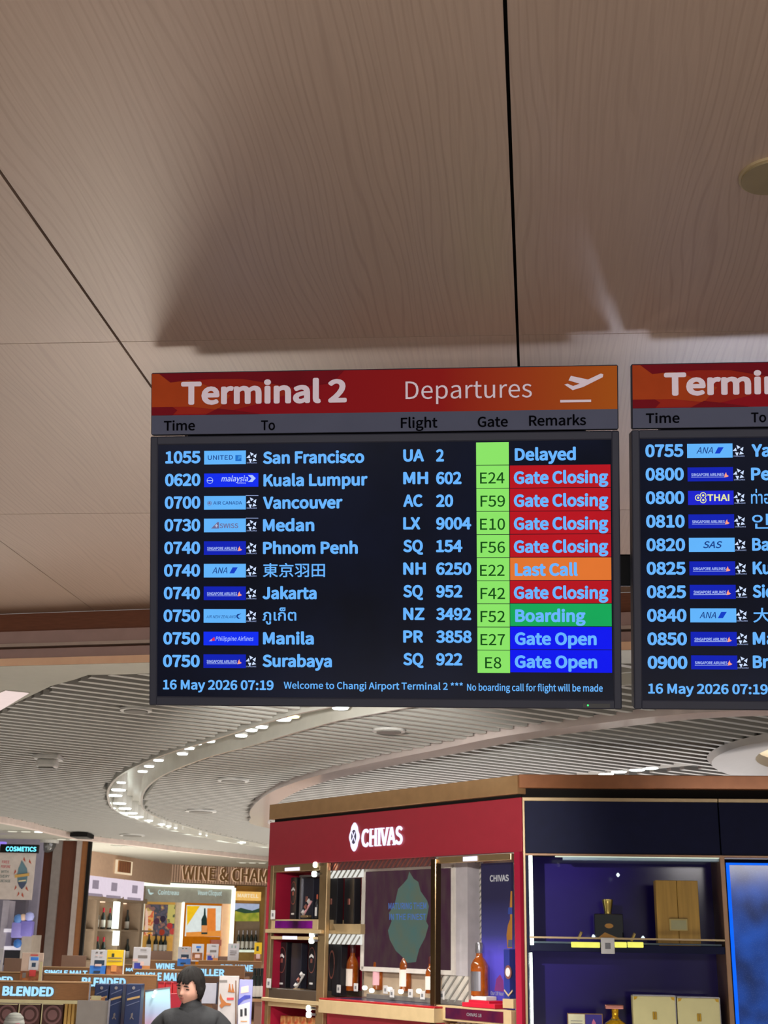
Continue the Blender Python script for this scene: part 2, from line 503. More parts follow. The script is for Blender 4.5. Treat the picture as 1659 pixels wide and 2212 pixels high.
part('dish_ring', bm_, mat('dish_plaster', '#9d9892', .5, noise=.02), dish, smooth=True)
part('glowing_centre', MB().disc(in_c.x, in_c.y, in_r - .004, SZ + .11, SZ + .13, 48), mat('warm_lit_centre', '#ffd9b0', emit=.9, noise=.15, scale=2), dish)

# floor and outer walls
struct('floor', MB().box(-13, 13, -8, 33, -.1, 0), mat('polished_beige_floor', '#b9aa98', .25, noise=.1, scale=3), XY)
M_wallb = mat('beige_wall', '#a48f7c', .7)
struct('wall_back', MB().box(-12, 13, 0, 3.3, -32.3, -32), M_wallb, XF)
struct('wall_left', MB().box(-12.3, -12, 0, 3.3, -32.3, -8), M_wallb, XF)
struct('wall_right', MB().box(12.5, 12.8, 0, 3.3, -32.3, -8), M_wallb, XF)

# ================================================================ departure boards
K = 1.045
yaw, tilt, rl = -.1029, .2784, -.0086
ba = Vector((math.cos(yaw) * math.cos(rl), math.sin(yaw) * math.cos(rl), math.sin(rl)))
nn = Vector((math.sin(yaw), -math.cos(yaw), 0)); dn = math.cos(tilt) * Vector((0, 0, -1)) - math.sin(tilt) * nn
BF = Fr((-.6023 * K, 3.0429 * K, 1.75 + 1.3631 * K), ba, -dn)
M_bez = mat('dark_grey_bezel', '#363844', .5, noise=.03, spec=.2)
M_band2 = mat('grey_header_band', '#52566a', .6, noise=.03, spec=.1)
M_scr = mat('black_screen', '#04060f', .25, noise=.3, scale=3, emit=.45, col2='#0a1024', spec=.12)
M_txt = mat('screen_light_blue', '#68b4ff', emit=1.0, noise=.02)
M_hdr_txt = mat('header_pale_lettering', '#e6d8e6', .6, noise=.02)
M_ink = mat('black_lettering', '#06060c', .8, spec=.02)
M_lime = mat('lime_cell', '#8be467', emit=1.0, noise=.01)
M_dkgreen = mat('dark_green_text', '#0c4a10', emit=1.0, noise=.01)
CELL = {'r': mat('red_cell', '#b50f1d', emit=1., noise=.03), 'o': mat('orange_cell', '#e0742f', emit=1., noise=.02), 'g': mat('green_cell', '#0fa658', emit=1., noise=.02), 'b': mat('blue_cell', '#0512ee', emit=1., noise=.02)}
M_pale_blue = mat('logo_plate_pale_blue', '#62b4fb', emit=1., noise=.02)
M_royal = mat('logo_plate_blue', '#0a1fb4', emit=1., noise=.03)
M_bright = mat('logo_plate_bright_blue', '#0c2cf0', emit=1., noise=.03)
M_navytxt = mat('logo_navy', '#123d86', emit=1., noise=.02)
M_lblue = mat('logo_light_text', '#b4c8ff', emit=1., noise=.02)
M_white = mat('logo_white', '#cfe0ff', emit=1., noise=.02)
M_pink = mat('logo_salmon', '#ff9d80', emit=1., noise=.02)
M_red = mat('logo_red', '#e03050', emit=1., noise=.02)
M_greyt = mat('logo_grey', '#6d6a92', emit=1., noise=.02)
M_yel = mat('logo_yellow', '#e6e8a0', emit=1., noise=.02)
M_led = mat('green_led', '#30ff60', emit=3.)


def header_mat():
    m = bpy.data.materials.new('red_to_orange_print'); m.use_nodes = True; nt = m.node_tree; N = nt.nodes.new; L = nt.links.new
    b = nt.nodes['Principled BSDF']; tc = N('ShaderNodeTexCoord'); sp = N('ShaderNodeSeparateXYZ'); L(tc.outputs['Object'], sp.inputs[0])
    mr = N('ShaderNodeMapRange'); mr.inputs[1].default_value = 0; mr.inputs[2].default_value = 1.25; L(sp.outputs[0], mr.inputs[0])
    r = N('ShaderNodeValToRGB'); e = r.color_ramp.elements; e[0].position = .3; e[0].color = lin('#8c0e1c') + (1,); e[1].position = 1; e[1].color = lin('#b45e18') + (1,)
    k = e.new(.62); k.color = lin('#961a18') + (1,); k = e.new(.78); k.color = lin('#a63e1a') + (1,)
    L(mr.outputs[0], r.inputs[0]); L(r.outputs[0], b.inputs['Base Color']); b.inputs['Roughness'].default_value = .6; b.inputs['Specular IOR Level'].default_value = .08
    return m


M_head = header_mat()
M_o1 = mat('print_orange', '#a64018', .6, spec=.08); M_o2 = mat('print_dark_red', '#720c1a', .6, spec=.08); M_o3 = mat('print_orange_red', '#962618', .6, spec=.08)


def tri(cx, cy, s, ang, ln=1.5, wd=.8):
    a = math.radians(ang); d = Vector((math.cos(a), math.sin(a))); n = Vector((-d.y, d.x)); c = Vector((cx, cy))
    return [c + d * s * ln, c - n * s * wd - d * s * .4, c + n * s * wd - d * s * .5 + d * .3 * s]


def board(name, label, dx, dy, rows, full, ticker):
    """dx, dy: shift in the photograph from the left board; all of it lies in the same tilted plane"""
    fr = BF
    X = lambda x, y: (x + dx(x, y), y + dy(x, y))
    u0, v1 = fr.px(*X(326, 805)); u1 = u0 + 1.18 * K; vb = v1 - .847 * K
    sp = v1 - (fr.px(326, 805)[1] - fr.px(326, 942)[1])
    t = empty(name, fr, (u0, v1, -.08), label, 'flight information display', 'departure boards under the wood ceiling')
    part('header_panel', MB().box(u0, u1, sp + .003, v1, -.03, -.002, .003), M_bez, t, label='dark grey top panel carrying the title')
    hm = fr.px(600, 893)[1] - fr.px(600, 800)[1]
    vh = v1 + hm - .001
    hp = part('header_print', MB().box(u0 + .003, u1 - .003, vh, v1 - .003, -.002, 0), M_head, t, label='red title strip fading to orange at its right end')
    L = u0 + .003; T = v1 - .003; H = T - vh
    q = lambda pts: [(L + a * H, vh + b * H) for a, b in pts]
    arc = [(i * .25, .62 + .3 * math.sin(min(1, i * .25 / 3.2) * math.pi * .62)) for i in range(14)]
    part('print_swirl', MB().poly(q([(0, 0.02), (1.6, .02), (2.6, .25), (3.4, .5)] + arc[::-1]), 0, .0006), M_o3, hp)
    part('print_swirl', MB().poly(q([(0, .2), (.9, .2), (1.6, .12), (1.9, .45), (1.2, .75), (.55, .92), (.5, .99), (0, .99)]), .0006, .0012), M_o1, hp)
    part('print_swirl', MB().poly(q([(.18, .99), (.45, .78), (1.2, .86), (2.2, .84), (3.4, .62), (4.3, .7), (4.6, .99)]), .0009, .0016), M_o2, hp)
    part('print_swirl', MB().poly(q([(0, .0), (.5, 0), (.62, .12), (.5, .2), (0, .2)]), .0012, .0018), M_o2, hp)
    part('print_swirl', MB().poly(q([(1.3, 0), (1.6, .15), (2.5, .02), (2.6, 0)]), .0012, .0018), M_o2, hp)
    hb = part('heading_band', MB().box(u0 + .003, u1 - .003, sp + .004, vh, -.002, .0004), M_band2, t, label='grey band with black column headings')
    w = .0022

    def tx(nm, s, x0, x1, yb, yt, m, par, **k):
        a0, b0 = X(x0, yb); a1, b1 = X(x1, yb); _, c1 = X(x0, yt)
        return text(nm, s, m, fr, a0, a1, (b0 + b1) / 2, c1 + ((b1 - b0) / 2), k.pop('w', w), par, **k)
    tx('title_lettering', 'Terminal 2', 391, 749, 872, 822, M_hdr_txt, hp, bold=.048)
    if full: tx('title_lettering', 'Departures', 876, 1149, 860, 822, M_hdr_txt, hp)
    tx('heading_lettering', 'Time', 354, 421, 930, 909, M_ink, hb, bold=.02)
    tx('heading_lettering', 'To', 564, 594, 929, 908, M_ink, hb, bold=.02)
    if full:
        tx('heading_lettering', 'Flight', 866, 945, 924, 902, M_ink, hb, bold=.02)
        tx('heading_lettering', 'Gate', 1032, 1097, 922, 900, M_ink, hb, bold=.02)
        tx('heading_lettering', 'Remarks', 1143, 1266, 919, 897, M_ink, hb, bold=.02)
        P = [(1228, 822), (1233, 812), (1270, 820), (1298, 807), (1303, 809), (1302, 815), (1260, 836), (1237, 843), (1219, 831), (1226, 829), (1238, 834), (1252, 829)]
        part('plane_symbol', MB().poly([fr.px(x, y) for x, y in P], .0004, .0022), M_hdr_txt, hp)
        pb('runway_symbol', M_hdr_txt, fr, 1210, 863.5, 1277, 869, .0004, .0022, hp)
    # monitor below
    b0, b1 = u0 - .001, u1 + .001
    su0 = u0 + .020; su1 = u1 - .019
    sv1 = v1 - (fr.px(326, 805)[1] - fr.px(345, 962)[1]) + .001; sv0 = vb + .024
    bz = MB()
    bz.box(b0, su0, vb, sp - .001, -.075, .0, .003); bz.box(su1, b1, vb, sp - .001, -.075, .0, .003)
    bz.box(su0 - .003, su1 + .003, sv1, sp - .001, -.075, .0, .003); bz.box(su0 - .003, su1 + .003, vb, sv0, -.075, .0, .003)
    part('bezel', bz, M_bez, t, label='dark grey monitor frame')
    part('back_housing', MB().box(b0 + .08, b1 - .08, vb + .06, v1 - .06, -.13, -.07, .01), M_bez, t)
    sc = part('screen', MB().box(su0 - .002, su1 + .002, sv0 - .002, sv1 + .002, -.02, -.004), M_scr, t, label='black glossy screen with pale blue timetable')
    w = -.0030
    star = None
    for i, (tm, air, dest, fl, no, gate, rem, col) in enumerate(rows):
        yb = 1001 + 48.9 * i; yt = yb - 26.5

        def tr(nm, s, x0, x1, m, yo=0, h=None, **k):
            k.setdefault('w', w)
            return tx(nm, s, x0, x1, yb + yo, (yb + yo - h) if h else yt + yo, m, sc, **k)
        xo = -5 * i / 9
        tr('flight_time', tm, 357 + xo, 433 + xo * .3, M_txt, bold=.048)
        plates = {'UNITED': M_pale_blue, 'AIR CANADA': M_pale_blue, 'SWISS': M_pale_blue, 'ANA': M_pale_blue, 'AIR NEW ZEALAND': M_pale_blue, 'SAS': M_pale_blue, 'malaysia': M_bright, 'Philippine Airlines': M_bright, 'THAI': mat('logo_plate_indigo', '#1a22d0', emit=1.), 'SINGAPORE AIRLINES': M_royal}
        wide = air in ('malaysia', 'Philippine Airlines')
        px0, px1 = 441 + xo * .3, (558 if wide else 531)
        a0, b0_ = X(px0, yt - 2); a1, b1_ = X(px1, yb + 2)
        pb('airline_plate', plates[air], fr, a0, b0_ + 1, a1, b1_, w - .0008, w, sc)
        lw = w + .0006

        def lg(s, x0, x1, y0, h, m, **k): return tr('airline_lettering', s, x0 + xo * .3, x1 + xo * .3, m, yo=y0, h=h, w=lw, **k)

        def shape(pts, m, nm='airline_mark'):
            P = [X(x + xo * .3, yb + y) for x, y in pts]
            return part(nm, MB().poly([fr.px(a, b) for a, b in P], lw - .0004, lw), m, sc)
        if air == 'UNITED':
            lg(air, 449, 503, -8, 9.5, M_navytxt, bold=.01)
            shape([(508, -5), (521, -5), (521, -18), (508, -18)], mat('logo_mid_blue', '#1f6fc8', emit=1.)); shape([(513, -8), (520, -12), (520, -17), (514, -16)], mat('logo_sky', '#4fa8f0', emit=1.))
        elif air == 'malaysia':
            lg(air, 478, 535, -10, 12, M_lblue, bold=.02, shear=.2); lg('airlines', 513, 531, -5, 4, M_lblue)
            shape([(535, -24), (545, -24), (552, -17), (545, -9), (535, -9), (540, -13), (543, -17), (539, -20)], M_lblue)
            cu, cv = fr.px(*X(453, yb - 12)); part('airline_mark', MB().disc(cu, cv, .0085, lw - .0004, lw, 20), M_lblue, sc)
            part('airline_mark', MB().disc(cu, cv, .0072, lw, lw + .0002, 20), M_bright, sc); part('airline_mark', MB().box(cu - .007, cu + .007, cv - .001, cv + .001, lw, lw + .0003), M_lblue, sc)
        elif air == 'AIR CANADA':
            lg(air, 461, 523, -9, 7, M_navytxt, bold=.01)
            cu, cv = fr.px(*X(452, yb - 12)); part('airline_mark', MB().disc(cu, cv, .006, lw - .0004, lw, 20), M_greyt, sc)
            part('airline_mark', MB().disc(cu, cv, .0048, lw, lw + .0002, 20), M_pale_blue, sc); part('airline_mark', MB().poly([(cu, cv + .004), (cu - .004, cv), (cu - .001, cv - .003), (cu + .001, cv - .003), (cu + .004, cv)], lw, lw + .0003), M_greyt, sc)
        elif air == 'SWISS':
            lg(air, 475, 515, -7, 10, M_greyt, bold=.02)
            shape([(456, -6), (470, -20), (473, -20), (473, -6)], M_greyt); shape([(464, -11), (471, -11), (471, -13), (464, -13)], M_white); shape([(466.5, -8.5), (468.5, -8.5), (468.5, -16), (466.5, -16)], M_white)
        elif air == 'ANA':
            lg(air, 459, 492, -7, 13, M_navytxt, shear=.25, bold=.008); shape([(496, -7), (506, -7), (514, -20), (503, -20)], mat('logo_deep_blue', '#0a3cc8', emit=1.))
        elif air == 'AIR NEW ZEALAND':
            lg(air, 447, 510, -8, 6, M_navytxt, shear=.2); shape([(511, -13), (514, -17), (522, -18), (517, -15), (514, -12), (517, -8), (522, -9), (516, -6), (512, -9)], M_navytxt)
        elif air == 'SAS':
            lg(air, 468, 504, -6, 14, M_navytxt, shear=.3, bold=.02)
        elif air == 'Philippine Airlines':
            lg(air, 467, 548, -8, 9, M_lblue, shear=.15, bold=.006); shape([(453, -8), (464, -16), (465, -8)], M_red); shape([(452, -7), (458, -12), (459, -7)], M_lblue)
        elif air == 'THAI':
            lg(air, 479, 523, -6, 14, M_yel, bold=.03)
            for ang, rr in ((180, 9), (60, 7), (-60, 7)):
                cu, cv = fr.px(*X(468 + rr * .8 * math.cos(math.radians(ang)), yb - 13 - rr * .8 * math.sin(math.radians(ang))))
                part('airline_mark', MB().disc(cu, cv, .0082, lw - .0004, lw, 16), M_yel, sc); part('airline_mark', MB().disc(cu, cv, .0062, lw, lw + .0002, 16), plates[air], sc); part('airline_mark', MB().disc(cu, cv, .003, lw, lw + .0004, 12), M_yel, sc)
        else:
            lg(air, 448, 513, -9, 6, M_lblue, bold=.02); shape([(448, -7.5), (515, -7.5), (515, -6.5), (448, -6.5)], M_lblue)
            shape([(514, -6), (515, -12), (518, -17), (519, -12), (523, -9), (520, -7)], M_pink)
        if not wide:
            cu, cv = fr.px(*X(544 + xo * .3, yb - 13)); sm = MB()
            for q_ in range(5):
                an = 90 + 72 * q_; rr = .0078
                sm.poly(tri(cu + rr * math.cos(math.radians(an)), cv + rr * math.sin(math.radians(an)), .0056, an + 40), w - .0005, w + .0003)
            part('alliance_star', sm, M_white, sc); lg('STAR ALLIANCE', 533, 555, 0, 2.6, M_lblue)
            if air in ('AIR CANADA', 'SWISS'): shape([(531, -29), (558, -29), (558, -28), (531, -28)], M_lblue, 'plate_edge')
        asian = any(ord(ch) > 255 for ch in dest[0])
        x0d, x1d = dest[1], dest[2]
        if asian: tr('destination_lettering', dest[0], x0d, x1d, M_txt, yo=dest[3], h=dest[4], bold=.012, fit='bbox')
        else: tr('destination_lettering', dest[0], x0d, x1d, M_txt, bold=.048)
        if full:
            fy = -3 - .02 * i
            tr('flight_code', fl[0], 871, fl[1], M_txt, bold=.048, yo=-4 + .0 * i)
            tr('flight_number', no[0], 942, no[1], M_txt, bold=.048, yo=-4 + .05 * i)
            yc = 955.5 + 49.95 * i
            pb('gate_cell', M_lime, fr, 1028.5 + i * .35, yc, 1099 + i * .3, yc + 48.6, w - .0008, w, sc)
            if gate: text('gate_lettering', gate[0], M_dkgreen, fr, gate[1], gate[2], 1044.5 + 49.9 * (i - 1), 1020.5 + 49.9 * (i - 1), w + .0006, sc, bold=.01)
            if col: pb('remark_cell', CELL[col], fr, 1101.5 + i * .1, yc - 1, 1318.5 + i * .4, yc + 47.6, w - .0008, w, sc)
            ob = 995 + 49.85 * i
            text('remark_lettering', rem[0], M_txt, fr, rem[1], rem[2], ob - .3 * 1, ob - 27.5, w + .0006, sc, bold=.048)
    tx('date_lettering', '16 May 2026 07:19', 352, 591, 1490, 1469, M_txt, sc, bold=.036, w=w)
    if ticker:
        text('ticker_lettering', 'Welcome to Changi Airport Terminal 2 ***', M_txt, fr, 613, 1000, 1489, 1474, w, sc, bold=.02)
        text('ticker_lettering', 'No boarding call for flight will be made', M_txt, fr, 1009, 1302, 1493, 1478, w, sc, bold=.02)
        pb('control_strip', mat('black_strip', '#050507', .3), fr, 1259, 1520, 1318, 1529, .0, .0008, t, label='black indicator window at the lower edge')
        cu, cv = fr.px(1270, 1523.5); part('power_light', MB().disc(cu, cv, .0022, .0008, .0014, 12), M_led, t, label='small green power light')
    return t


GC = ('Gate Closing', 1110, 1314)
rows1 = [
    ('1055', 'UNITED', ('San Francisco', 568, 787), ('UA', 916), ('2', 959), None, ('Delayed', 1112, 1244), None),
    ('0620', 'malaysia', ('Kuala Lumpur', 569, 794), ('MH', 925), ('602', 997), ('E24', 1037, 1090), GC, 'r'),
    ('0700', 'AIR CANADA', ('Vancouver', 568, 740), ('AC', 913), ('20', 979), ('F59', 1038, 1091), GC, 'r'),
    ('0730', 'SWISS', ('Medan', 568, 679), ('LX', 908), ('9004', 1018), ('E10', 1037, 1091), GC, 'r'),
    ('0740', 'SINGAPORE AIRLINES', ('Phnom Penh', 568, 773), ('SQ', 914), ('154', 999), ('F56', 1038, 1091), GC, 'r'),
    ('0740', 'ANA', ('東京羽田', 568, 702, 1.5, 31), ('NH', 920), ('6250', 1018), ('E22', 1037, 1090), ('Last Call', 1112, 1248), 'o'),
    ('0740', 'SINGAPORE AIRLINES', ('Jakarta', 567, 684), ('SQ', 914), ('952', 999), ('F42', 1038, 1091), GC, 'r'),
    ('0750', 'AIR NEW ZEALAND', ('ภูเก็ต', 567, 640, 6, 37), ('NZ', 917), ('3492', 1018), ('F52', 1038, 1091), ('Boarding', 1113, 1265), 'g'),
    ('0750', 'Philippine Airlines', ('Manila', 568, 678), ('PR', 914), ('3858', 1019), ('E27', 1038, 1091), ('Gate Open', 1112, 1289), 'b'),
    ('0750', 'SINGAPORE AIRLINES', ('Surabaya', 567, 717), ('SQ', 915), ('922', 999), ('E8', 1048, 1083), ('Gate Open', 1112, 1290), 'b')]
board('departure_board', 'dark framed departure board headed Terminal 2 Departures, with San Francisco on its top row', lambda x, y: 0, lambda x, y: 0, rows1, True, True)
rows2 = [
    ('0755', 'ANA', ('Yangon', 569, 690)), ('0800', 'SINGAPORE AIRLINES', ('Perth', 567, 650)), ('0800', 'THAI', ('ท่าอากาศยาน', 566, 700, 0, 31)), ('0810', 'SINGAPORE AIRLINES', ('인천', 567, 640, 3, 31)),
    ('0820', 'SAS', ('Bangkok', 566, 690)), ('0825', 'SINGAPORE AIRLINES', ('Kunming', 566, 700)), ('0825', 'SINGAPORE AIRLINES', ('Siem Reap', 565, 710)), ('0840', 'ANA', ('大阪', 565, 640, 3, 31)),
    ('0850', 'SINGAPORE AIRLINES', ('Male', 563, 640)), ('0900', 'SINGAPORE AIRLINES', ('Brisbane', 562, 690))]
rows2 = [r + (None,) * 5 for r in rows2]
kx = 1.082


def DX(x, y): return 1363 + (y - 786) * .012 + (x - 326 + (y - 805) * .0042) * kx - x - (max(0, 6 - (y - 988) * .007) if y > 945 else 0)


def DY(x, y):
    # rows sit a little further apart on the nearer, right hand board
    return (-19 if y < 897 else -16 if y < 945 else -14 + (y - 988) * .0393) + (x - 326) * -.004 + (0 if y < 1450 else 4)


board('departure_board', 'departure board cut by the picture edge, with the 0755 flight on its top row', DX, DY, rows2, False, False)
# beam that carries the boards
bu = BF.px(1355, 1230, -.12)
single('mounting_beam', MB().box(.2, 2.6, bu[1] - .045, bu[1] + .04, -.22, -.13, .004), mat('black_steel', '#10141a', .4), BF, (1.25, bu[1], -.18), 'black steel beam seen in the gap between the two departure boards', 'beam')
pp = BF.pt(2.55, bu[1], -.2)
single('support_post', MB().box(pp.x - .05, pp.x + .05, 0, pp.z + .1, -pp.y - .14, -pp.y - .04, .004), mat('black_steel', '#10141a', .4), XF, (pp.x, 0, -pp.y - .1), 'black steel post that holds up the beam behind the departure boards', 'post')
# round cap in the wood ceiling
cc = on_z(1668, 377, HZ)
t = empty('ceiling_speaker', XY, (cc.x, cc.y, HZ), 'round brass coloured cap set in the wood panel ceiling', 'ceiling speaker')
part('rim', MB().disc(cc.x, cc.y, .066, HZ - .006, HZ, 40), mat('pale_brass', '#b3a07c', .4, .3), t)
part('cover', MB().disc(cc.x, cc.y, .061, HZ - .010, HZ - .006, 40), mat('olive_brass', '#8e8062', .5, .2), t)

# ================================================================ lamps and small fixtures of the shop ceiling
M_lens = mat('lit_lens', '#f4fff8', emit=7.0, noise=.01)
M_lensy = mat('lit_lens_warm', '#ffe9a0', emit=4.0, noise=.01)
M_hous = mat('white_lamp_housing', '#d8d8d2', .3)
ORD = 'first second third fourth fifth sixth seventh eighth ninth tenth eleventh twelfth thirteenth fourteenth fifteenth sixteenth seventeenth eighteenth nineteenth twentieth twenty-first twenty-second twenty-third twenty-fourth twenty-fifth twenty-sixth twenty-seventh twenty-eighth twenty-ninth thirtieth thirty-first thirty-second'.split()
SPOTS = [(735, 1530, 2, 'behind the lower edge of the departure board'), (633, 1549, 3, 'with a warm yellow lens'), (612, 1555, 2, ''), (565, 1571, 0, ''), (543, 1578, 1, ''), (521, 1590, 1, ''), (452, 1602, 0, ''), (424, 1607, 1, ''), (408, 1617, 1, ''), (394, 1629, 1, ''), (342, 1643, 1, ''), (322, 1656, 0, ''), (308, 1667, 1, ''), (262, 1691, 0, ''), (256, 1707, 1, ''), (249, 1719, 1, ''), (258, 1736, 1, ''), (270, 1747, 1, ''), (284, 1757, 1, ''), (297, 1765, 1, ''), (318, 1773, 1, ''), (345, 1781, 1, ''), (358, 1785, 1, ''), (371, 1789, 0, ''), (384, 1793, 1, ''), (412, 1800, 1, ''), (424, 1802, 1, ''), (437, 1805, 0, ''), (480, 1815, 1, ''), (494, 1817, 1, ''), (521, 1820, 1, ''), (576, 1828, 1, '')]
sp0 = None
ENER = {0: 0, 1: 1, 2: 2, 3: 1}
for k, (x, y, z, lb) in enumerate(SPOTS):
    p = on_z(x, y, SZ + .015)
    lab = {0: 'silver ceiling spotlight %s in the curved trough', 1: 'white ceiling spotlight %s in the curved trough', 2: 'large white ceiling spotlight %s in the curved trough', 3: 'yellow ceiling spotlight %s in the curved trough'}[z]
    if lb and 'board' in lb: lab = 'large spotlight in the curved trough, half hidden by the departure board'
    elif z == 3: lab = 'warm yellow spotlight in the curved ceiling trough below the departure board'
    elif z == 2: lab = 'largest white spotlight next to the warm yellow one in the trough'
    else: lab = 'small white spotlight in the curved trough, %s along the curve from the departure board' % ORD[k]
    t = empty('trough_spotlight', XY, (p.x, p.y, SZ + .02), lab, 'spotlight', 'spotlights along the curved ceiling trough')
    r = .045 if z == 2 else .036
    if k > 13: r = .062
    part('housing', MB().disc(p.x, p.y, r + .008, SZ + .02, SZ + .139, 14), M_hous, t)
    part('lens', MB().disc(p.x, p.y, r, SZ + .012, SZ + .021, 14), M_lensy if z == 3 else M_lens, t)
for i, (x, y, e) in enumerate([(735, 1530, 34), (612, 1555, 34), (543, 1578, 30), (424, 1607, 30), (322, 1656, 30), (256, 1707, 34), (297, 1765, 40), (371, 1789, 44), (430, 1802, 44), (494, 1817, 50), (576, 1828, 50)]):
    p = on_z(x, y, SZ)
    l = bpy.data.lights.new('trough_spot', 'SPOT'); l.energy = e * 3.4; l.spot_size = math.radians(125); l.spot_blend = .6; l.shadow_soft_size = .05; l.color = (1, .97, .9)
    o = bpy.data.objects.new('trough_spot', l); C.objects.link(o); o.location = (p.x, p.y, SZ - .06)
# four lights in the straight slot above the blue display
for i, x in enumerate([(1309, 1672), (1337, 1667), (1376, 1663), (1405, 1659)]):
    p = on_z(x[0], x[1], SZ + .005)
    t = empty('slot_light', XY, (p.x, p.y, SZ), 'white oval light in the straight ceiling slot over the blue display, %s of four' % ORD[i], 'light', 'lights in the straight ceiling slot')
    part('housing', MB().disc(p.x, p.y, .062, SZ + .004, SZ + .021, 16), M_hous, t); part('lens', MB().disc(p.x, p.y, .055, SZ, SZ + .005, 16), M_lens, t)
# triple downlights in the pale outer ceiling
for n_, (x, y, lit) in enumerate([(56, 1795, 1), (160, 1812, 0), (280, 1827, 0), (397, 1839, 0), (527, 1851, 0), (545, 1863, 0)]):
    p = on_z(x, y, SZ)
    place = ['nearest the perfume shop', 'between the camera dome and the ceiling vent', 'above the brown basket sign', 'second from the red cabinet', 'next to the red cabinet', 'nearest the wine sign letters'][n_]
    t = empty('triple_downlight', XY, (p.x, p.y, SZ), 'group of three small downlights ' + place, 'downlight', 'triple downlights in the pale outer ceiling')
    part('frame', MB().box(p.x - .26, p.x + .26, p.y - .09, p.y + .09, SZ - .008, SZ), M_pale, t)
    for q in (-.17, 0, .17): part('lens', MB().disc(p.x + q, p.y, .06, SZ - .014, SZ - .008, 12), M_lens if (lit and q > 0) else mat('dim_lens', '#fff6e0', emit=.8), t)
M_fix = mat('white_plastic_fixture', '#c9c8c2', .4); M_fixd = mat('grey_fixture', '#77756f', .5)


def fixture(x, y, r, name, label, cat, style=0):
    p = on_z(x, y, SZ)
    t = empty(name, XY, (p.x, p.y, SZ), label, cat)
    if style == 0:
        part('ring', MB().disc(p.x, p.y, r, SZ - .014, SZ, 24), M_fix, t); part('grille', MB().disc(p.x, p.y, r * .75, SZ - .02, SZ - .014, 24), M_fixd, t)
    elif style == 1:
        part('base', MB().box(p.x - r, p.x + r, p.y - r, p.y + r, SZ - .03, SZ, .004), M_fix, t)
        part('sensor', MB().box(p.x - r * .8, p.x + r * .8, p.y - r * .8, p.y + r * .6, SZ - .09, SZ - .03, .02), M_fix, t)
        part('lens_cover', MB().box(p.x - r * .6, p.x + r * .6, p.y - r * .7, p.y + r * .4, SZ - .098, SZ - .09, .004), M_fixd, t)
    elif style == 2:
        part('base', MB().disc(p.x, p.y, r, SZ - .04, SZ, 24), M_fix, t)
        m = MB()
        prof = [(r * .78, -.04), (r * .75, -.08), (r * .55, -.14), (r * .25, -.165), (.004, -.17)]
        rg = [[m.bm.verts.new((p.x + a * math.cos(q * math.pi / 8), p.y + a * math.sin(q * math.pi / 8), SZ + b)) for q in range(16)] for a, b in prof]
        for A, B in zip(rg, rg[1:]):
            for q in range(16): m.bm.faces.new((A[q], A[(q + 1) % 16], B[(q + 1) % 16], B[q]))
        m.bm.faces.new(rg[0]); m.bm.faces.new(rg[-1])
        part('dome', m, mat('smoked_dome', '#4a4a48', .1, coat=.5), t, smooth=True)
    return t


fixture(105, 1632, .09, 'smoke_detector', 'white box shaped detector on the slatted ceiling at the far left', 'smoke detector', 1)
fixture(504, 1684, .13, 'ceiling_speaker', 'round ceiling speaker with dark rim inside the curve of lights', 'ceiling speaker')
fixture(434, 1751, .16, 'ceiling_speaker', 'small round ceiling plate above the far row of spotlights', 'ceiling speaker')
fixture(840, 1576, .10, 'ceiling_speaker', 'round ceiling speaker just under the middle of the departure board', 'ceiling speaker')
fixture(294, 1531, .09, 'ceiling_speaker', 'round ceiling plate beside the lower left corner of the departure board', 'ceiling speaker')
fixture(286, 1803, .16, 'ceiling_speaker', 'round ceiling plate at the outer edge of the slats near the ring of lights', 'ceiling speaker')
fixture(104, 1815, .15, 'camera_dome', 'dark security camera dome hanging above the brown wall panels', 'security camera', 2)
p = on_z(178, 1799, SZ)
t = empty('ceiling_vent', XY, (p.x, p.y, SZ), 'dark oblong vent breaking the pink edge of the slatted ceiling', 'vent')
part('frame', MB().box(p.x - .11, p.x + .11, p.y - .2, p.y + .2, SZ - .06, SZ - .01), M_dark, t)
for q in range(5): part('louvre', MB().box(p.x - .095, p.x + .095, p.y - .18 + q * .08, p.y - .15 + q * .08, SZ - .068, SZ - .06), M_fixd, t)
lp = [on_z(x, y, SZ) for x, y in [(-40, 1512), (12, 1491), (62, 1496), (-20, 1545)]]
t = empty('ceiling_light_panel', XY, (lp[1].x, lp[1].y, SZ), 'glowing pinkish white light panel in the ceiling at the far left', 'light panel')
part('diffuser', MB().poly([q.to_2d() for q in lp], SZ - .006, SZ - .002), mat('pinkish_diffuser', '#f0d9d3', emit=.95, noise=.03), t)
part('frame', MB().poly([q.to_2d() + (q.to_2d() - (lp[0].to_2d() + lp[2].to_2d()) / 2) * .06 for q in lp], SZ - .002, SZ), M_pale, t)

# ================================================================ red whisky display
ca = on_z(583, 1777, 2.6); cb = on_z(1125, 1722, 2.6)
CF = Fr((ca.x, ca.y, 0), (cb.x - ca.x, cb.y - ca.y, 0))
M_redp = mat('red_lacquer', '#9e2a38', .35, noise=.03)
M_redd = mat('deep_red_panel', '#a01c38', .4, noise=.04)
M_gold = mat('brushed_gold', '#b59a72', .28, .75, noise=.06)
M_goldl = mat('pale_gold_laminate', '#c4ab82', .4, .25, noise=.06)
M_bronz2 = mat('copper_bronze_cornice', '#94603f', .2, .45, noise=.08)
M_blk = mat('black_gift_box', '#1b1b20', .35, noise=.1); M_blu = mat('dark_blue_gift_box', '#22232f', .35, noise=.1)
M_silv = mat('silver_edge', '#9d9aa0', .25, .8)
M_rose = mat('rose_gold', '#b5766a', .3, .7)
M_tag = mat('white_price_tag', '#c9c6c4', .5); M_tagp = mat('grey_tag_print', '#77777a', .6)
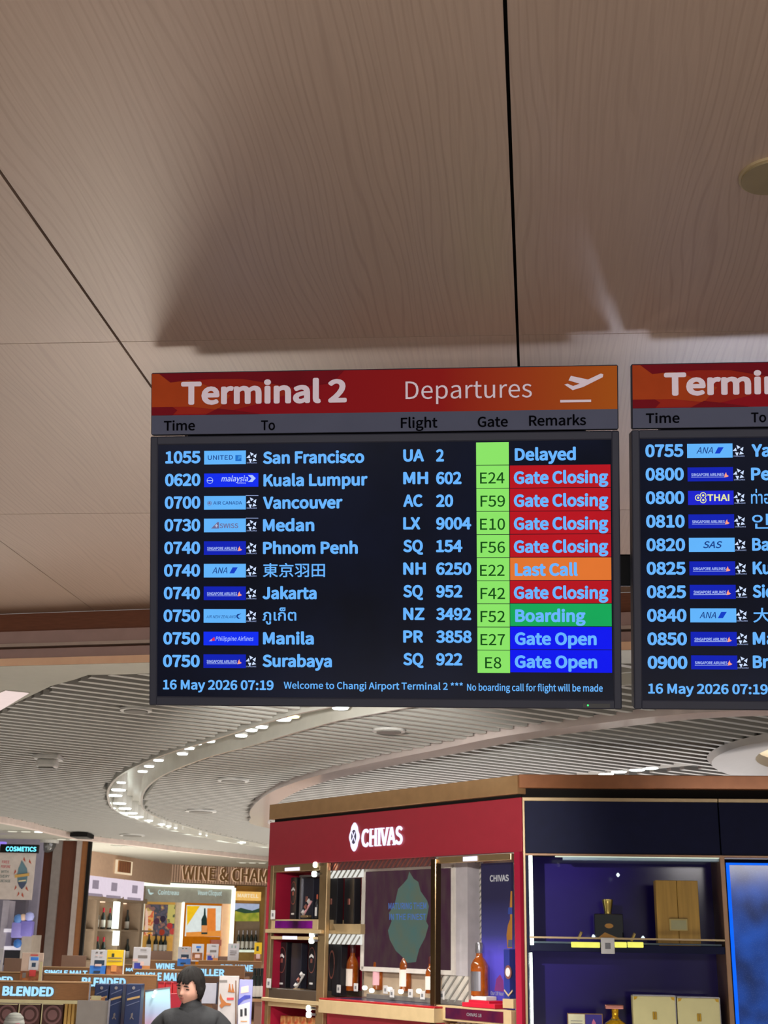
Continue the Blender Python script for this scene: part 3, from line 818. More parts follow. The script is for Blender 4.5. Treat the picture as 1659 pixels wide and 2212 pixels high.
M_led2 = mat('white_led', '#f2fff2', emit=3.2, noise=.01)
M_sign = mat('lit_white_sign', '#e6e4ff', emit=1.3, noise=.02)
M_amber = mat('amber_whisky_glass', '#b0560f', .05, trans=.45, coat=.6, noise=.4, scale=14, emit=.05)
M_lab = mat('cream_bottle_label', '#e8dccf', .5); M_labp = mat('pink_label', '#e0a8b0', .5); M_capr = mat('red_orange_cap', '#b04a28', .35); M_capd = mat('dark_cap', '#4a1e20', .35)
M_acr = mat('grey_acrylic', '#8d8680', .15, trans=.3)
M_mir = mat('mirror', '#b8b0ae', .04, 1.0, noise=.02)
M_cream = mat('cream_panel', '#cdbfae', .4)

cab = empty('whisky_display_cabinet', CF, (0, 0, 0), 'tall red whisky display cabinet with gold shelves and a lit white name on its header', 'display cabinet')
u_end = CF.px(1125, 1722)[0]
P = CF.px
tz = 2.6; hz = P(583, 1870)[1]; hz = (P(583, 1870)[1] + P(1122, 1840)[1]) / 2
hd = part('header_panel', MB().box(0, u_end, hz, tz, -.04, 0, .004), M_redp, cab)
part('cornice', MB().box(.03, u_end + .0, tz + .02, tz + .135, -.06, .03, .004), mat('gold_bronze_cornice', '#b08a60', .2, .45), cab, label='reflective bronze strip above the red header')
part('cornice_gap', MB().box(.04, u_end - .02, tz, tz + .02, -.05, -.02), M_dark, cab)
text('name_lettering', 'CHIVAS', M_sign, CF, 782, 870, 1827, 1788, .004, cab, bold=.03, ext=.008, label='lit white capitals CHIVAS')
sf_ = MB()
vt_, vb2 = P(826, 1788, .012)[1], P(826, 1827, .012)[1]
for x, top, bot in ((801.7, 1, 1), (812.8, 1, 1), (819.6, 1, 1), (825.6, 1, 0), (836.4, 1, 0), (838.6, 0, 1), (850, 0, 1)):
    for on, vv in ((top, vt_ - .008), (bot, vb2)):
        if on:
            uu = P(x, 1808, .012)[0]; sf_.box(uu - .016, uu + .016, vv, vv + .008, .004, .0121)
part('lettering_serifs', sf_, M_sign, cab)
# crest beside the name
cu, cv = P(767, 1808)
part('crest', MB().poly([(cu + .052 * math.cos(a) * (1 + .12 * math.cos(6 * a)), cv + .092 * math.sin(a) * (1 + .10 * math.cos(4 * a))) for a in [k * math.pi / 18 for k in range(36)]], .001, .012), M_sign, cab, label='lit white crest')
cr = MB().disc(cu, cv, .03, .0121, .0135, 20, .05)
part('crest_centre', cr, mat('crest_grey', '#5a5470', .5), cab)
part('crest_cross', MB().poly([(cu - .022, cv + .03), (cu - .016, cv + .036), (cu + .024, cv - .03), (cu + .018, cv - .036)], .0135, .015), M_sign, cab)
part('crest_cross', MB().poly([(cu + .022, cv + .03), (cu + .016, cv + .036), (cu - .024, cv - .03), (cu - .018, cv - .036)], .0152, .0165), M_sign, cab)
# carcass
UB = u_end - .005
lp_ = P(578, 1900)[0]
part('back_panel', MB().box(.0, u_end - .45, .1, hz, -.52, -.46), M_redd, cab)
part('side_panel', MB().box(0, .035, 0, hz, -.5, .0), M_redp, cab)
part('side_panel', MB().box(P(1111, 1900)[0], u_end - .02, 0, hz, -.03, .0), M_redd, cab)
part('plinth', MB().box(0.035, P(1111, 1900)[0], 0, .12, -.46, -.02), M_redp, cab)
gx0, gx1 = P(590, 1900)[0], P(690, 1900)[0]        # left column opening
c0, c1 = P(706, 1900)[0], P(783, 1900)[0]
# left column: gold uprights, shelves
part('gold_upright', MB().box(.037, gx0, .12, hz, -.03, .0, .003), M_gold, cab)
part('bay_side', MB().box(.037, gx0 - .004, .12, hz, -.42, -.03), M_redd, cab)
part('gold_upright', MB().box(gx1, c0, .12, hz, -.035, .0, .003), M_gold, cab)
part('gold_rail', MB().box(gx0, gx1, P(640, 1882)[1], hz, -.3, .0, .002), M_gold, cab)


def shelf(yt, yb, x0=590, x1=690, dep=.42, w1=.0, m=M_goldl, name='shelf'):
    _, _, v0, v1 = CF.rect(x0, yt, x1, yb, w1)
    return part(name, MB().box(P(x0, 1900)[0], P(x1, 1900)[0], v0, v1, -dep, w1, .003), m, cab)


shelf(2008, 2016, 582, 700, .42, .02); shelf(1986, 2008)
shelf(2023, 2030)
shelf(2160, 2168, 580, 700, .42, .02); shelf(2138, 2160, m=mat('dark_tray', '#4d4238', .3))
shelf(2168, 2178)
shelf(2290, 2300, 582, 700)
pb('shelf_screen', mat('purple_strip_screen', '#3a1a34', .2, emit=.7, col2='#a01fa0', scale=4), CF, 594, 1989, 674, 2005, .0005, .004, cab, label='purple shelf edge strip')
pb('shelf_sign', M_sign, CF, 615, 1874, 646, 1881, .001, .005, cab, label='small lit sign')
pb('shelf_sign', M_sign, CF, 610, 2022, 641, 2029, .001, .005, cab, label='small lit sign')
for (x, y) in [(679, 1868), (676, 1888), (671, 2019), (670, 2032), (664, 2178), (664, 2192)]:
    cu, cv = P(x, y, .012); part('shelf_spotlight', MB().lathe([(.012, cv - .02), (.02, cv - .012), (.02, cv + .012), (.012, cv + .02)], cu, -.0, 12), M_led2, cab, smooth=True)
    pb('spotlight_arm', M_silv, CF, x + 5, y - 3, x + 20, y + 2, -.02, .0, cab)


def tagobj(fr, x, y, w, label, group='white electronic price tags', s=1., par=None):
    u, v = fr.px(x, y, w); h = .034 * s; d = .030 * s
    t = empty('price_tag', fr, (u, v - h, w), label, 'price tag', group)
    part('tag_body', MB().box(u - d, u + d, v - h, v + h, w - .006, w, .003), M_tag, t)
    part('tag_print', MB().box(u - d * .4, u + d * .4, v - h * .4, v + h * .35, w, w + .001), M_tagp, t)
    return t


tagobj(CF, 589, 1976, .012, 'white price tag at the left end of the upper gold shelf')
tagobj(CF, 580, 2124, .012, 'white price tag at the left end of the second gold shelf')


def gift(fr, x0, y0, x1, y1, w0, w1, m, label, group, kind=0, name='gift_box'):
    if fr is CF: x1 -= min(14, .35 * (x1 - x0)); w0 = max(w0, w1 - .06)
    u0, u1, v0, v1 = fr.rect(x0, y0, x1, y1, w1)
    t = empty(name, fr, ((u0 + u1) / 2, v0, (w0 + w1) / 2), label, 'gift box', group)
    part('box_body', MB().box(u0, u1, v0, v1, w0, w1, .004), m, t)
    uc = (u0 + u1) / 2; W_ = u1 - u0; H_ = v1 - v0
    if kind == 1: part('clasp', MB().box(uc - .012, uc + .012, v0 + H_ * .42, v0 + H_ * .55, w1, w1 + .004, .001), M_rose, t, label='small copper clasp')
    if kind == 2:
        part('oval_band', MB().disc(uc, v0 + H_ * .62, W_ * .46, w1, w1 + .002, 24, H_ * .28), M_rose, t); part('oval_field', MB().disc(uc, v0 + H_ * .62, W_ * .43, w1 + .002, w1 + .003, 24, H_ * .26), M_blk, t)
        part('crest_print', MB().poly([(uc - W_ * .26, v0 + H_ * .66), (uc - W_ * .3, v0 + H_ * .7), (uc, v0 + H_ * .76), (uc + W_ * .3, v0 + H_ * .7), (uc + W_ * .26, v0 + H_ * .66), (uc, v0 + H_ * .70)], w1 + .003, w1 + .004), M_tag, t)
        part('crest_print', MB().box(uc - W_ * .12, uc + W_ * .12, v0 + H_ * .56, v0 + H_ * .65, w1 + .003, w1 + .004), M_rose, t)
        part('label_print', MB().box(uc - W_ * .22, uc + W_ * .22, v0 + H_ * .10, v0 + H_ * .14, w1, w1 + .002), M_tag, t)
    if kind == 3: part('silver_edge', MB().box(u0 - .004, u0 + .006, v0, v1, w0, w1 + .004, .001).box(u0 - .004, u1, v1, v1 + .006, w0, w1 + .004), M_silv, t); 
    if kind == 4:
        for a, b, mm in ((1., .86, M_rose), (.86, .72, m)):
            part('oval_ring', MB().disc(uc, v0 + H_ * .60, .034 * a, w1, w1 + (.002 if a == 1 else .003), 24, .10 * a), mm, t)
        part('front_seam', MB().box(uc - .002, uc + .002, v0, v1, w1, w1 + .0012), M_dark, t)
    return t


g = 'black whisky gift boxes in the red cabinet'
b_ = gift(CF, 612, 1896, 626, 1985, -.34, -.16, M_blk, 'narrow black gift box nearest the red side of the upper shelf', g, 2)
b_ = gift(CF, 627, 1895, 647, 1985, -.30, -.12, M_blk, 'black gift box with an oval badge, second on the upper shelf', g, 2)
b_ = gift(CF, 649, 1897, 690, 1985, -.26, -.10, M_blu, 'silver edged black gift box with a copper clasp on the upper shelf', g, 1)
pb('silver_edge', M_silv, CF, 647, 1893, 650, 1985, -.26, -.09, b_); pb('silver_edge', M_silv, CF, 647, 1890, 688, 1894, -.26, -.09, b_)
gift(CF, 600, 2035, 627, 2137, -.28, -.10, M_blk, 'black gift box with oval crest at the left of the second shelf', g, 2)
gift(CF, 628, 2037, 662, 2137, -.28, -.12, M_blu, 'plain dark blue gift box between two oval crested boxes', g, 0)
gift(CF, 665, 2036, 690, 2137, -.28, -.10, M_blk, 'black gift box with oval crest beside the gold upright on the second shelf', g, 2)
# lowest shelf: patterned cartons
M_cart = mat('orange_red_printed_carton', '#b4402a', .5, col2='#d8b070', scale=30)
for k in range(5):
    t = gift(CF, 604 + 15 * k, 2194 + k, 618 + 15 * k, 2288, -.3, -.08, M_cart, 'printed orange red carton on the lowest visible shelf, %s from the cabinet side' % ['first', 'second', 'third', 'fourth', 'fifth'][k], 'orange red cartons on the lowest shelf')
# middle recess: mirrored top, ribbed lit panels, black boxes, screen
M_ribl = mat('lit_ribbed_panel', '#efeee6', emit=.9, noise=.05); M_ribd = mat('grey_rib', '#8e8c84', .4)


def ribbed(name, x0, y0, x1, y1, w, n, m1, m2, lab=None, dirn=1):
    u0, u1, v0, v1 = CF.rect(x0, y0, x1, y1, w)
    t = part(name, MB().box(u0, u1, v0, v1, w - .02, w), m1, cab, label=lab)
    H = v1 - v0; W_ = u1 - u0; st = (W_ + H) / n
    for k in range(n):
        a = u0 + st * k - (H if dirn > 0 else 0)
        p1, p2 = (a, v0), (a + H * dirn, v1)
        if dirn < 0: p1, p2 = (a + H * .0, v0), (a - H, v1)
        pts = [Vector(p1), Vector((p1[0] + st * .22, p1[1])), Vector((p2[0] + st * .22, p2[1])), Vector(p2)]
        for axis_, lim, sg in ((0, u0, 1), (0, u1, -1)):
            o_ = []
            for i, p in enumerate(pts):
                q = pts[(i + 1) % len(pts)]; fa, fb = sg * (p[axis_] - lim), sg * (q[axis_] - lim)
                if fa >= 0: o_.append(p)
                if fa * fb < 0: o_.append(p + (q - p) * (fa / (fa - fb)))
            pts = o_
            if len(pts) < 3: break
        if len(pts) >= 3: part('rib', MB().poly(pts, w, w + .006), m2, t)
    return t


part('recess_lining', MB().box(c0 - .1, u_end - .42, 0.9, hz, -.46, -.42), M_cream, cab)
ribbed('ceiling_mirror_panel', 702, 1858, 937, 1876, -.05, 26, mat('dusky_mirror', '#7d5c5e', .2, .5), M_rose, 'dusky reflecting strip under the header')
ribbed('lit_ribbed_panel', 700, 1877, 781, 1896, -.10, 9, M_ribl, M_ribd)
ribbed('lit_ribbed_panel', 697, 2018, 778, 2040, -.10, 9, M_ribl, M_ribd)
gift(CF, 703, 1896, 741, 1996, -.36, -.14, M_blk, 'tall black gift box with copper clasp, left of the pair beside the artwork screen', g, 1)
gift(CF, 743, 1897, 777, 1996, -.36, -.14, M_blk, 'tall black gift box with copper clasp, right of the pair beside the artwork screen', g, 1)
pb('shelf', M_goldl, CF, 700, 1996, 779, 2017, -.2, -.12, cab)
gift(CF, 697, 2040, 750, 2150, -.36, -.14, M_blk, 'black two door gift box with a rose gold oval ring', g, 4)
pb('white_frame', mat('white_frame_paint', '#d6cfc6', .4), CF, 780, 1872, 787, 2095, -.2, -.155, cab)
M_wf = MATS['white_frame_paint']
# artwork screen
M_art = mat('artwork_purple', '#4a2a3e', emit=.7, col2='#544042', scale=5, stretch=(3, 1, 1)); M_berg = mat('artwork_teal', '#54736f', emit=.75, col2='#66705f', scale=7)
scr = empty('artwork_screen', CF, (P(862, 2088, -.16)[0], P(862, 2088, -.16)[1], -.16), 'dark purple artwork screen with a teal iceberg shape and blue capitals', 'screen')
pb('screen_face', M_art, CF, 787, 1880, 974, 2092, -.20, -.16, scr)
pts = [(884, 1883), (893, 1898), (903, 1905), (908, 1925), (922, 1945), (926, 1958), (920, 1990), (925, 2000), (918, 2025), (905, 2050), (898, 2078), (880, 2080), (868, 2066), (855, 2054), (842, 2030), (838, 2010), (846, 1990), (840, 1972), (852, 1955), (860, 1920), (872, 1908), (880, 1898)]
part('iceberg_shape', MB().poly([CF.px(x, y, -.158) for x, y in pts], -.16, -.158), M_berg, scr)
M_bt = mat('screen_blue_caps', '#4d6fb0', emit=.9)
text('screen_lettering', 'MATURING THEM', M_bt, CF, 839, 921, 1964, 1950, -.157, scr, bold=.02)
text('screen_lettering', 'IN THE FINEST', M_bt, CF, 841, 920, 1987, 1974, -.157, scr, bold=.02)
pb('screen_frame', M_wf, CF, 780, 2092, 981, 2102, -.2, -.155, scr); pb('screen_frame', M_wf, CF, 780, 1868, 981, 1879, -.2, -.155, scr)
pb('recess_base', mat('beige_recess', '#b09a82', .4), CF, 786, 2100, 1012, 2160, -.3, -.2, cab)
# counter in front of the middle recess
_, _, sv, _ = CF.rect(690, 2150, 937, 2160, .05)
q0, q1 = P(688, 2158, .10)[0], P(937, 2158, .10)[0]
sv = P(700, 2160, .10)[1]
part('counter_slab', MB().box(q0, q1, sv - .085, sv, -.1, .10, .004), M_goldl, cab, label='pale gold counter front')
part('counter_top', MB().box(q0 + .003, q1, sv, sv + .012, -.40, .095, .003), mat('red_counter_top', '#a01820', .3), cab, label='red counter top')
part('counter_inlay', MB().box(q0 + .1, q1 - .05, sv + .012, sv + .014, -.30, .03), mat('dark_glossy_inlay', '#2a1a28', .12, col2='#3a3a70', scale=6), cab)
part('glass_step', MB().box(P(752, 2140)[0], q1, sv + .013, sv + .045, -.38, -.16, .003), M_acr, cab)
part('lower_red_front', MB().box(q0, q1, sv - .2, sv - .085, -.1, .02), M_redp, cab)
part('lower_white_light', MB().box(P(740, 2200)[0], q1 - .1, sv - .5, sv - .21, -.3, -.05), mat('lower_shelf_light', '#e9e6ee', emit=.7), cab)


def bottle(fr, x, ybot, ytop, w, wid, label, group, m=M_amber, cap=M_capr, style=0, lab=M_lab, name='whisky_bottle'):
    u, v0 = fr.px(x, ybot, w); v1 = fr.px(x, ytop, w)[1]; H = v1 - v0; R = wid / 2
    t = empty(name, fr, (u, v0, w), label, 'bottle', group)
    if style == 0:     # round shoulders
        pr = [(R * .9, 0), (R, .02), (R, .52), (R * .98, .58), (R * .7, .67), (R * .42, .73), (R * .38, .8), (R * .42, .82)]
        cp = [(R * .44, .80), (R * .46, .82), (R * .44, .97), (R * .38, 1.)]
    elif style == 1:   # square decanter
        pr = None
        cp = [(R * .5, .84), (R * .55, .88), (R * .45, .93), (R * .5, 1.)]
    else:              # wine bottle
        pr = [(R * .9, 0), (R, .02), (R, .55), (R * .9, .62), (R * .5, .72), (R * .36, .8), (R * .36, .9)]
        cp = [(R * .4, .78), (R * .42, .8), (R * .4, .99), (R * .3, 1.)]
    if pr: part('glass_body', MB().lathe([(r, v0 + H * h) for r, h in pr], u, w, 20), m, t, smooth=True)
    else:
        mb = MB().box(u - R, u + R, v0, v0 + H * .62, w - R * .8, w + R * .8, .016); mb.lathe([(R * .5, v0 + H * .60), (R * .34, v0 + H * .72), (R * .34, v0 + H * .85)], u, w, 14)
        part('glass_body', mb, m, t, smooth=True)
    part('cap', MB().lathe([(r, v0 + H * h) for r, h in cp], u, w, 14), cap, t, smooth=True)
    if pr and lab:
        mb = MB(); n = 9
        for (a, b, rr) in ((.10, .46, 1.03),):
            ring = [(u + R * rr * math.sin(a_), w + R * rr * math.cos(a_)) for a_ in [math.radians(-55 + 110 * k / (n - 1)) for k in range(n)]]
            A = [mb.bm.verts.new((q[0], v0 + H * a, q[1])) for q in ring]; B = [mb.bm.verts.new((q[0], v0 + H * b, q[1])) for q in ring]
            for k in range(n - 1): mb.bm.faces.new((A[k], A[k + 1], B[k + 1], B[k]))
        part('bottle_label', mb, lab, t)
    return t


g = 'amber whisky bottles on the red counter'
bottle(CF, 760, 2140, 2038, -.22, .088, 'amber whisky bottle with a dark cap in front of the black double box', g, cap=M_capd)
bottle(CF, 818, 2138, 2037, -.20, .086, 'amber whisky bottle with an orange cap below the artwork screen', g, lab=M_labp)
bottle(CF, 876, 2141, 2040, -.18, .086, 'amber whisky bottle with a gold stopper under the iceberg picture', g, cap=M_gold)
bottle(CF, 930, 2146, 2066, -.14, .070, 'amber bottle with pale label half hidden by the gold post', g, cap=M_capd)
for k, (x, y, lb) in enumerate([(731, 2136, 'white price tag below the black double box'), (768, 2133, 'tilted price tag at the foot of the dark capped bottle'), (832, 2138, 'price tag right of the orange capped bottle'), (846, 2146, 'low white tag left of the gold stoppered bottle'), (886, 2146, 'tilted price tag at the foot of the gold stoppered bottle'), (912, 2150, 'low price tag between the last two counter bottles'), (954, 2150, 'price tag just right of the gold post')]):
    tagobj(CF, x, y, -.10 + .01 * k, lb, s=.8)
for k, (x, y) in enumerate([(788, 2134), (803, 2140), (842, 2137), (866, 2142), (905, 2141)]):
    u, v = CF.px(x, y, -.12)
    single('counter_spotlight', MB().lathe([(.008, v - .014), (.017, v - .008), (.019, v + .004), (.012, v + .014)], u, -.12, 12), M_led2, CF, (u, v - .014, -.12), 'tiny glowing spotlight among the whisky bottles on the counter, %s from the black boxes' % ORD[k], 'spotlight', 'tiny counter spotlights', True)
# small props in the left bays
for k, (x, y, c, lb) in enumerate([(664, 1962, M_labp, 'pink and gold miniature ornament leaning in the upper left bay'), (648, 2120, M_tag, 'white flower shaped ornament before the boxes on the second shelf')]):
    u, v = CF.px(x, y, -.06); t = empty('shelf_ornament', CF, (u, v - .05, -.06), lb, 'ornament')
    part('stem', MB().tube([(u - .05, v - .05, -.06), (u, v, -.06), (u + .05, v + .05, -.06)], .008), c, t)
    for q in range(3): part('petal', MB().lathe([(.002, v - .05 + .04 * q), (.018, v - .03 + .04 * q), (.002, v - .01 + .04 * q)], u - .04 + .035 * q, -.05, 8), M_rose if q % 2 else M_tag, t, smooth=True)
    part('gold_foot', MB().box(u - .06, u + .03, v - .065, v - .05, -.08, -.04, .003), M_gold, t)
bottle(CF, 684, 1984, 1932, -.04, .03, 'slim miniature bottle with red cap at the right of the upper left bay', None, m=M_blk, cap=M_capr, lab=M_tag)
# gold post and right bay
part('gold_post', MB().box(P(937, 2000)[0], P(948, 2000)[0], .12, P(940, 1856)[1], -.02, .03, .003), mat('dark_gold_post', '#6f5a40', .15, .9), cab)
part('bay_top_rail', MB().box(P(948, 2000)[0], P(1108, 2000)[0], P(1000, 1863)[1], P(1000, 1849)[1], -.03, .01, .003), M_gold, cab)
pb('shelf_sign', M_sign, CF, 1000, 1850, 1030, 1860, .012, .016, cab, label='small lit sign at the top of the right bay')
pb('white_frame', M_wf, CF, 974, 1868, 981, 2098, -.2, -.155, cab)
pb('pale_pillar', mat('pale_lilac_pillar', '#b3adb0', .5), CF, 981, 1864, 1010, 2108, -.31, -.17, cab)
rp = ribbed('diagonal_slat_panel', 1012, 1863, 1040, 2105, -.28, 22, mat('white_slat_panel', '#c6bfb4', .45), M_ribd, 'panel of white diagonal slats')
ribbed('diagonal_slat_panel', 955, 2108, 1012, 2165, -.165, 6, mat('white_slat_panel', '#c6bfb4', .45), M_ribd, 'low white diagonal slat panel')
# poster
pos = empty('tall_poster', CF, (P(1072, 2180, -.14)[0], P(1072, 2180, -.14)[1], -.14), 'tall navy to violet whisky poster with white capitals in the right bay', 'poster')
u0, u1, v0, v1 = CF.rect(1040, 1864, 1106, 2180, -.14)
m = bpy.data.materials.new('navy_to_violet_print'); m.use_nodes = True; nt = m.node_tree; N = nt.nodes.new; L = nt.links.new
tc = N('ShaderNodeTexCoord'); sx = N('ShaderNodeSeparateXYZ'); L(tc.outputs['Object'], sx.inputs[0]); mr = N('ShaderNodeMapRange'); mr.inputs[1].default_value = 0; mr.inputs[2].default_value = v1 - v0; L(sx.outputs[1], mr.inputs[0])
rr = N('ShaderNodeValToRGB'); e = rr.color_ramp.elements; e[0].position = 0; e[0].color = lin('#3a3280') + (1,); e[1].position = .75; e[1].color = lin('#211f38') + (1,); kq = e.new(.35); kq.color = lin('#4a42a8') + (1,); kq = e.new(.5); kq.color = lin('#303060') + (1,)
L(mr.outputs[0], rr.inputs[0]); L(rr.outputs[0], nt.nodes['Principled BSDF'].inputs['Base Color']); L(rr.outputs[0], nt.nodes['Principled BSDF'].inputs['Emission Color']); nt.nodes['Principled BSDF'].inputs['Emission Strength'].default_value = .6; nt.nodes['Principled BSDF'].inputs['Roughness'].default_value = .3
ob = part('poster_face', MB().box(u0, u1, v0, v1, -.16, -.14), m, pos)
M_pw = mat('poster_white', '#c9c4c4', emit=.7)
text('poster_lettering', 'CHIVAS', M_pw, CF, 1058, 1099, 1904, 1890, -.138, pos, bold=.04)
text('poster_lettering', 'Our 18 Year', M_pw, CF, 1060, 1088, 2150, 2142, -.138, pos, bold=.01)
part('poster_flame', MB().poly([CF.px(x, y, -.138) for x, y in [(1068, 2140), (1072, 2115), (1080, 2105), (1087, 2118), (1088, 2142)]], -.14, -.138), mat('poster_pink', '#b0509c', emit=.6), pos)
bp = [(1096, 2048), (1094, 2020), (1097, 1998), (1102, 1985), (1101, 1960), (1103, 1925), (1106, 1925), (1106, 2048)]
part('poster_bottle_picture', MB().poly([CF.px(x, y, -.138) for x, y in bp], -.14, -.138), mat('poster_orange', '#d08a40', emit=.6), pos)
for a, b, c_ in ((1960, 1975, '#4a5aa8'), (2030, 2046, '#6a7088')):
    part('poster_bottle_band', MB().poly([CF.px(x, y, -.136) for x, y in [(1097, b), (1098, a), (1106, a), (1106, b)]], -.138, -.136), mat('poster_band' + c_[1:], c_, emit=.6), pos)
bx = gift(CF, 1088, 2050, 1107, 2158, -.12, -.02, mat('royal_blue_box', '#26307c', .35), 'royal blue gift box with a silver crest beside the poster', None)
u, v = CF.px(1098, 2100, -.02); part('crest_print', MB().disc(u, v, .03, -.02, -.017, 20, .04), M_rose, bx); part('crest_print', MB().disc(u, v, .02, -.017, -.015, 16, .026), M_tag, bx)
part('gold_band', MB().poly([(u - .036, v - .1), (u, v - .13), (u + .036, v - .1), (u + .036, v - .11), (u, v - .14), (u - .036, v - .11)], -.02, -.017), M_goldl, bx)
pb('gold_plinth', M_goldl, CF, 1086, 2158, 1109, 2178, -.14, .0, cab)
bottle(CF, 1036, 2152, 2036, -.06, .112, 'large amber whisky bottle with an ornate silver crest on a red stand', None, cap=M_silv, style=0, lab=M_silv)
st = empty('display_stand', CF, (P(1033, 2176, .0)[0], P(1033, 2176, .0)[1], -.06), 'stepped red stand with a white riser under the largest whisky bottle', 'stand')
pb('white_riser', M_tag, CF, 1017, 2152, 1050, 2161, -.10, -.01, st, .003)
pb('red_step', mat('bright_red_plinth', '#b81830', .35), CF, 1012, 2161, 1056, 2168, -.12, .005, st, .002); pb('red_step', MATS['bright_red_plinth'], CF, 998, 2167, 1068, 2177, -.14, .02, st, .002)
part('bay_shelf', MB().box(P(948, 2190)[0], P(1110, 2190)[0], P(1030, 2210)[1], P(1030, 2177)[1], -.06, .025, .003), M_goldl, cab)
pb('shelf_screen', mat('navy_to_red_strip', '#1c1f50', .2, emit=.7, col2='#b03040', scale=3), CF, 962, 2181, 1086, 2205, .026, .03, cab, label='navy shelf edge strip with a red end')
text('strip_lettering', 'CHIVAS 18', M_pw, CF, 1008, 1040, 2196, 2189, .031, cab, bold=.02)
for k in range(12): pb('gold_fin', M_gold, CF, 960 + 12 * k, 2211, 968 + 12 * k, 2222, -.1, .02, cab)

# ================================================================ dark blue display
da = on_z(1128, 1722, 2.6); db = on_z(1659, 1726, 2.6)
DF = Fr((da.x, da.y, 0), (db.x - da.x, db.y - da.y, 0))
Q = DF.px
M_navy = mat('navy_lacquer', '#0e1230', .55, noise=.1, spec=.15); M_navyg = mat('glossy_violet_navy', '#2e2270', .12, noise=.12, scale=3, spec=.4)
M_gt = mat('warm_gold_trim', '#a08a68', .35, .5); M_gt2 = mat('copper_trim', '#8a6a50', .35, .5)
cb2 = empty('blue_display_cabinet', DF, (0, 0, 0), 'tall navy blue glossy display cabinet with thin gold trim and lit edges', 'display cabinet')
hb2 = (Q(1130, 1842)[1] + Q(1555, 1848)[1]) / 2
ue = Q(1554, 1780)[0]; uR = 2.75
part('header_panel', MB().box(.012, ue - .004, hb2, 2.6 - .022, -.5, -.006, .002), M_navy, cb2, label='navy header panel')
part('header_panel', MB().box(ue + .004, uR, hb2, 2.6 - .022, -.5, -.006, .002), M_navy, cb2, label='navy header panel')
part('gold_trim', MB().box(.0, ue - .002, 2.6 - .022, 2.6, -.5, .0, .002), M_gt, cb2); part('gold_trim', MB().box(ue + .002, uR, 2.6 - .022, 2.6, -.5, .0, .002), M_gt, cb2)
part('gold_trim', MB().box(.0, .014, 0, 2.6 - .02, -.5, .0, .002), M_gt, cb2)
part('gold_trim', MB().box(.012, uR, hb2 - .014, hb2, -.04, .0, .002), M_gt2, cb2)
part('cornice', MB().box(-.02, uR, 2.655, 2.74, -.5, .02, .004), M_bronz2, cb2, label='reflective copper strip above the navy header')
part('cornice_gap', MB().box(.0, uR, 2.6, 2.655, -.45, -.03), M_dark, cb2)
d0 = Q(1566, 1950)[0]
part('divider', MB().box(d0 - .014, d0 + .014, 0, hb2 - .01, -.45, -.0, .002), M_gt2, cb2)
part('back_panel', MB().box(.03, d0 - .014, .1, hb2, -.42, -.38), M_navyg, cb2, label='glossy violet navy back panel')
part('side_panel', MB().box(.0145, .03, .0, hb2, -.42, -.004), M_navy, cb2)
part('side_panel', MB().box(uR - .03, uR, .0, 2.578, -.42, -.004), M_navy, cb2)
part('base_plinth', MB().box(.03, uR - .03, 0, .7, -.38, -.03), M_navy, cb2)
# glossy left return inside the bay
for y0, y1 in ((1845, 2041), (2058, 2260)):
    pb('edge_light', M_led2, DF, 1143.5, y0, 1151.5, y1, -.02, -.004, cb2, label='bright white vertical edge light')
pb('top_light', mat('pale_green_light', '#dfe9d2', emit=1.0), DF, 1200, 1847, 1561, 1852, -.1, -.02, cb2, label='pale light strip under the header')
pb('top_light_shade', mat('pale_blue_strip', '#8fa4b4', .3), DF, 1216, 1853, 1561, 1859, -.12, -.04, cb2)
_, _, s0, s1 = DF.rect(1155, 2041, 1562, 2058, -.01)
part('shelf', MB().box(.03, d0 - .014, s0, s1, -.38, -.01, .003), M_navy, cb2)
part('glass_shelf', MB().box(.05, d0 - .03, s1, s1 + .012, -.36, -.02, .002), mat('shelf_glass', '#7f93a4', .08, trans=.5), cb2)
_, _, r0_, r1_ = DF.rect(1157, 2026, 1570, 2030, .0)
part('gold_rail', MB().box(.03, d0 - .014, r0_, r1_, -.012, .0), M_gt, cb2)
M_yl = mat('yellow_glow', '#f2ee6a', emit=1.1)
for x0, x1 in ((1234, 1296), (1328, 1354), (1356, 1390)): pb('yellow_light', M_yl, DF, x0, 2035, x1, 2047, -.03, .001, cb2, .003, label='yellow glowing bar')
for x, y in ((1252, 2020), (1367, 2023)):
    u, v = Q(x, y, -.05); part('gold_clip', MB().tube([(u - .01, v - .025, -.05), (u + .012, v + .02, -.04)], .009), M_gold, cb2, smooth=True)
for x, y in ((1282, 2023), (1389, 2026), (1335, 1890)):
    u, v = Q(x, y, -.08); part('pin_light', MB().lathe([(.004, v - .012), (.012, v), (.004, v + .012)], u, -.08, 10), mat('pin_lit', '#e4f2ff', emit=1.2), cb2, smooth=True)
t = tagobj(DF, 1313, 2043, .012, 'large framed price tag on the glass shelf below the black decanter', None, 1.35)
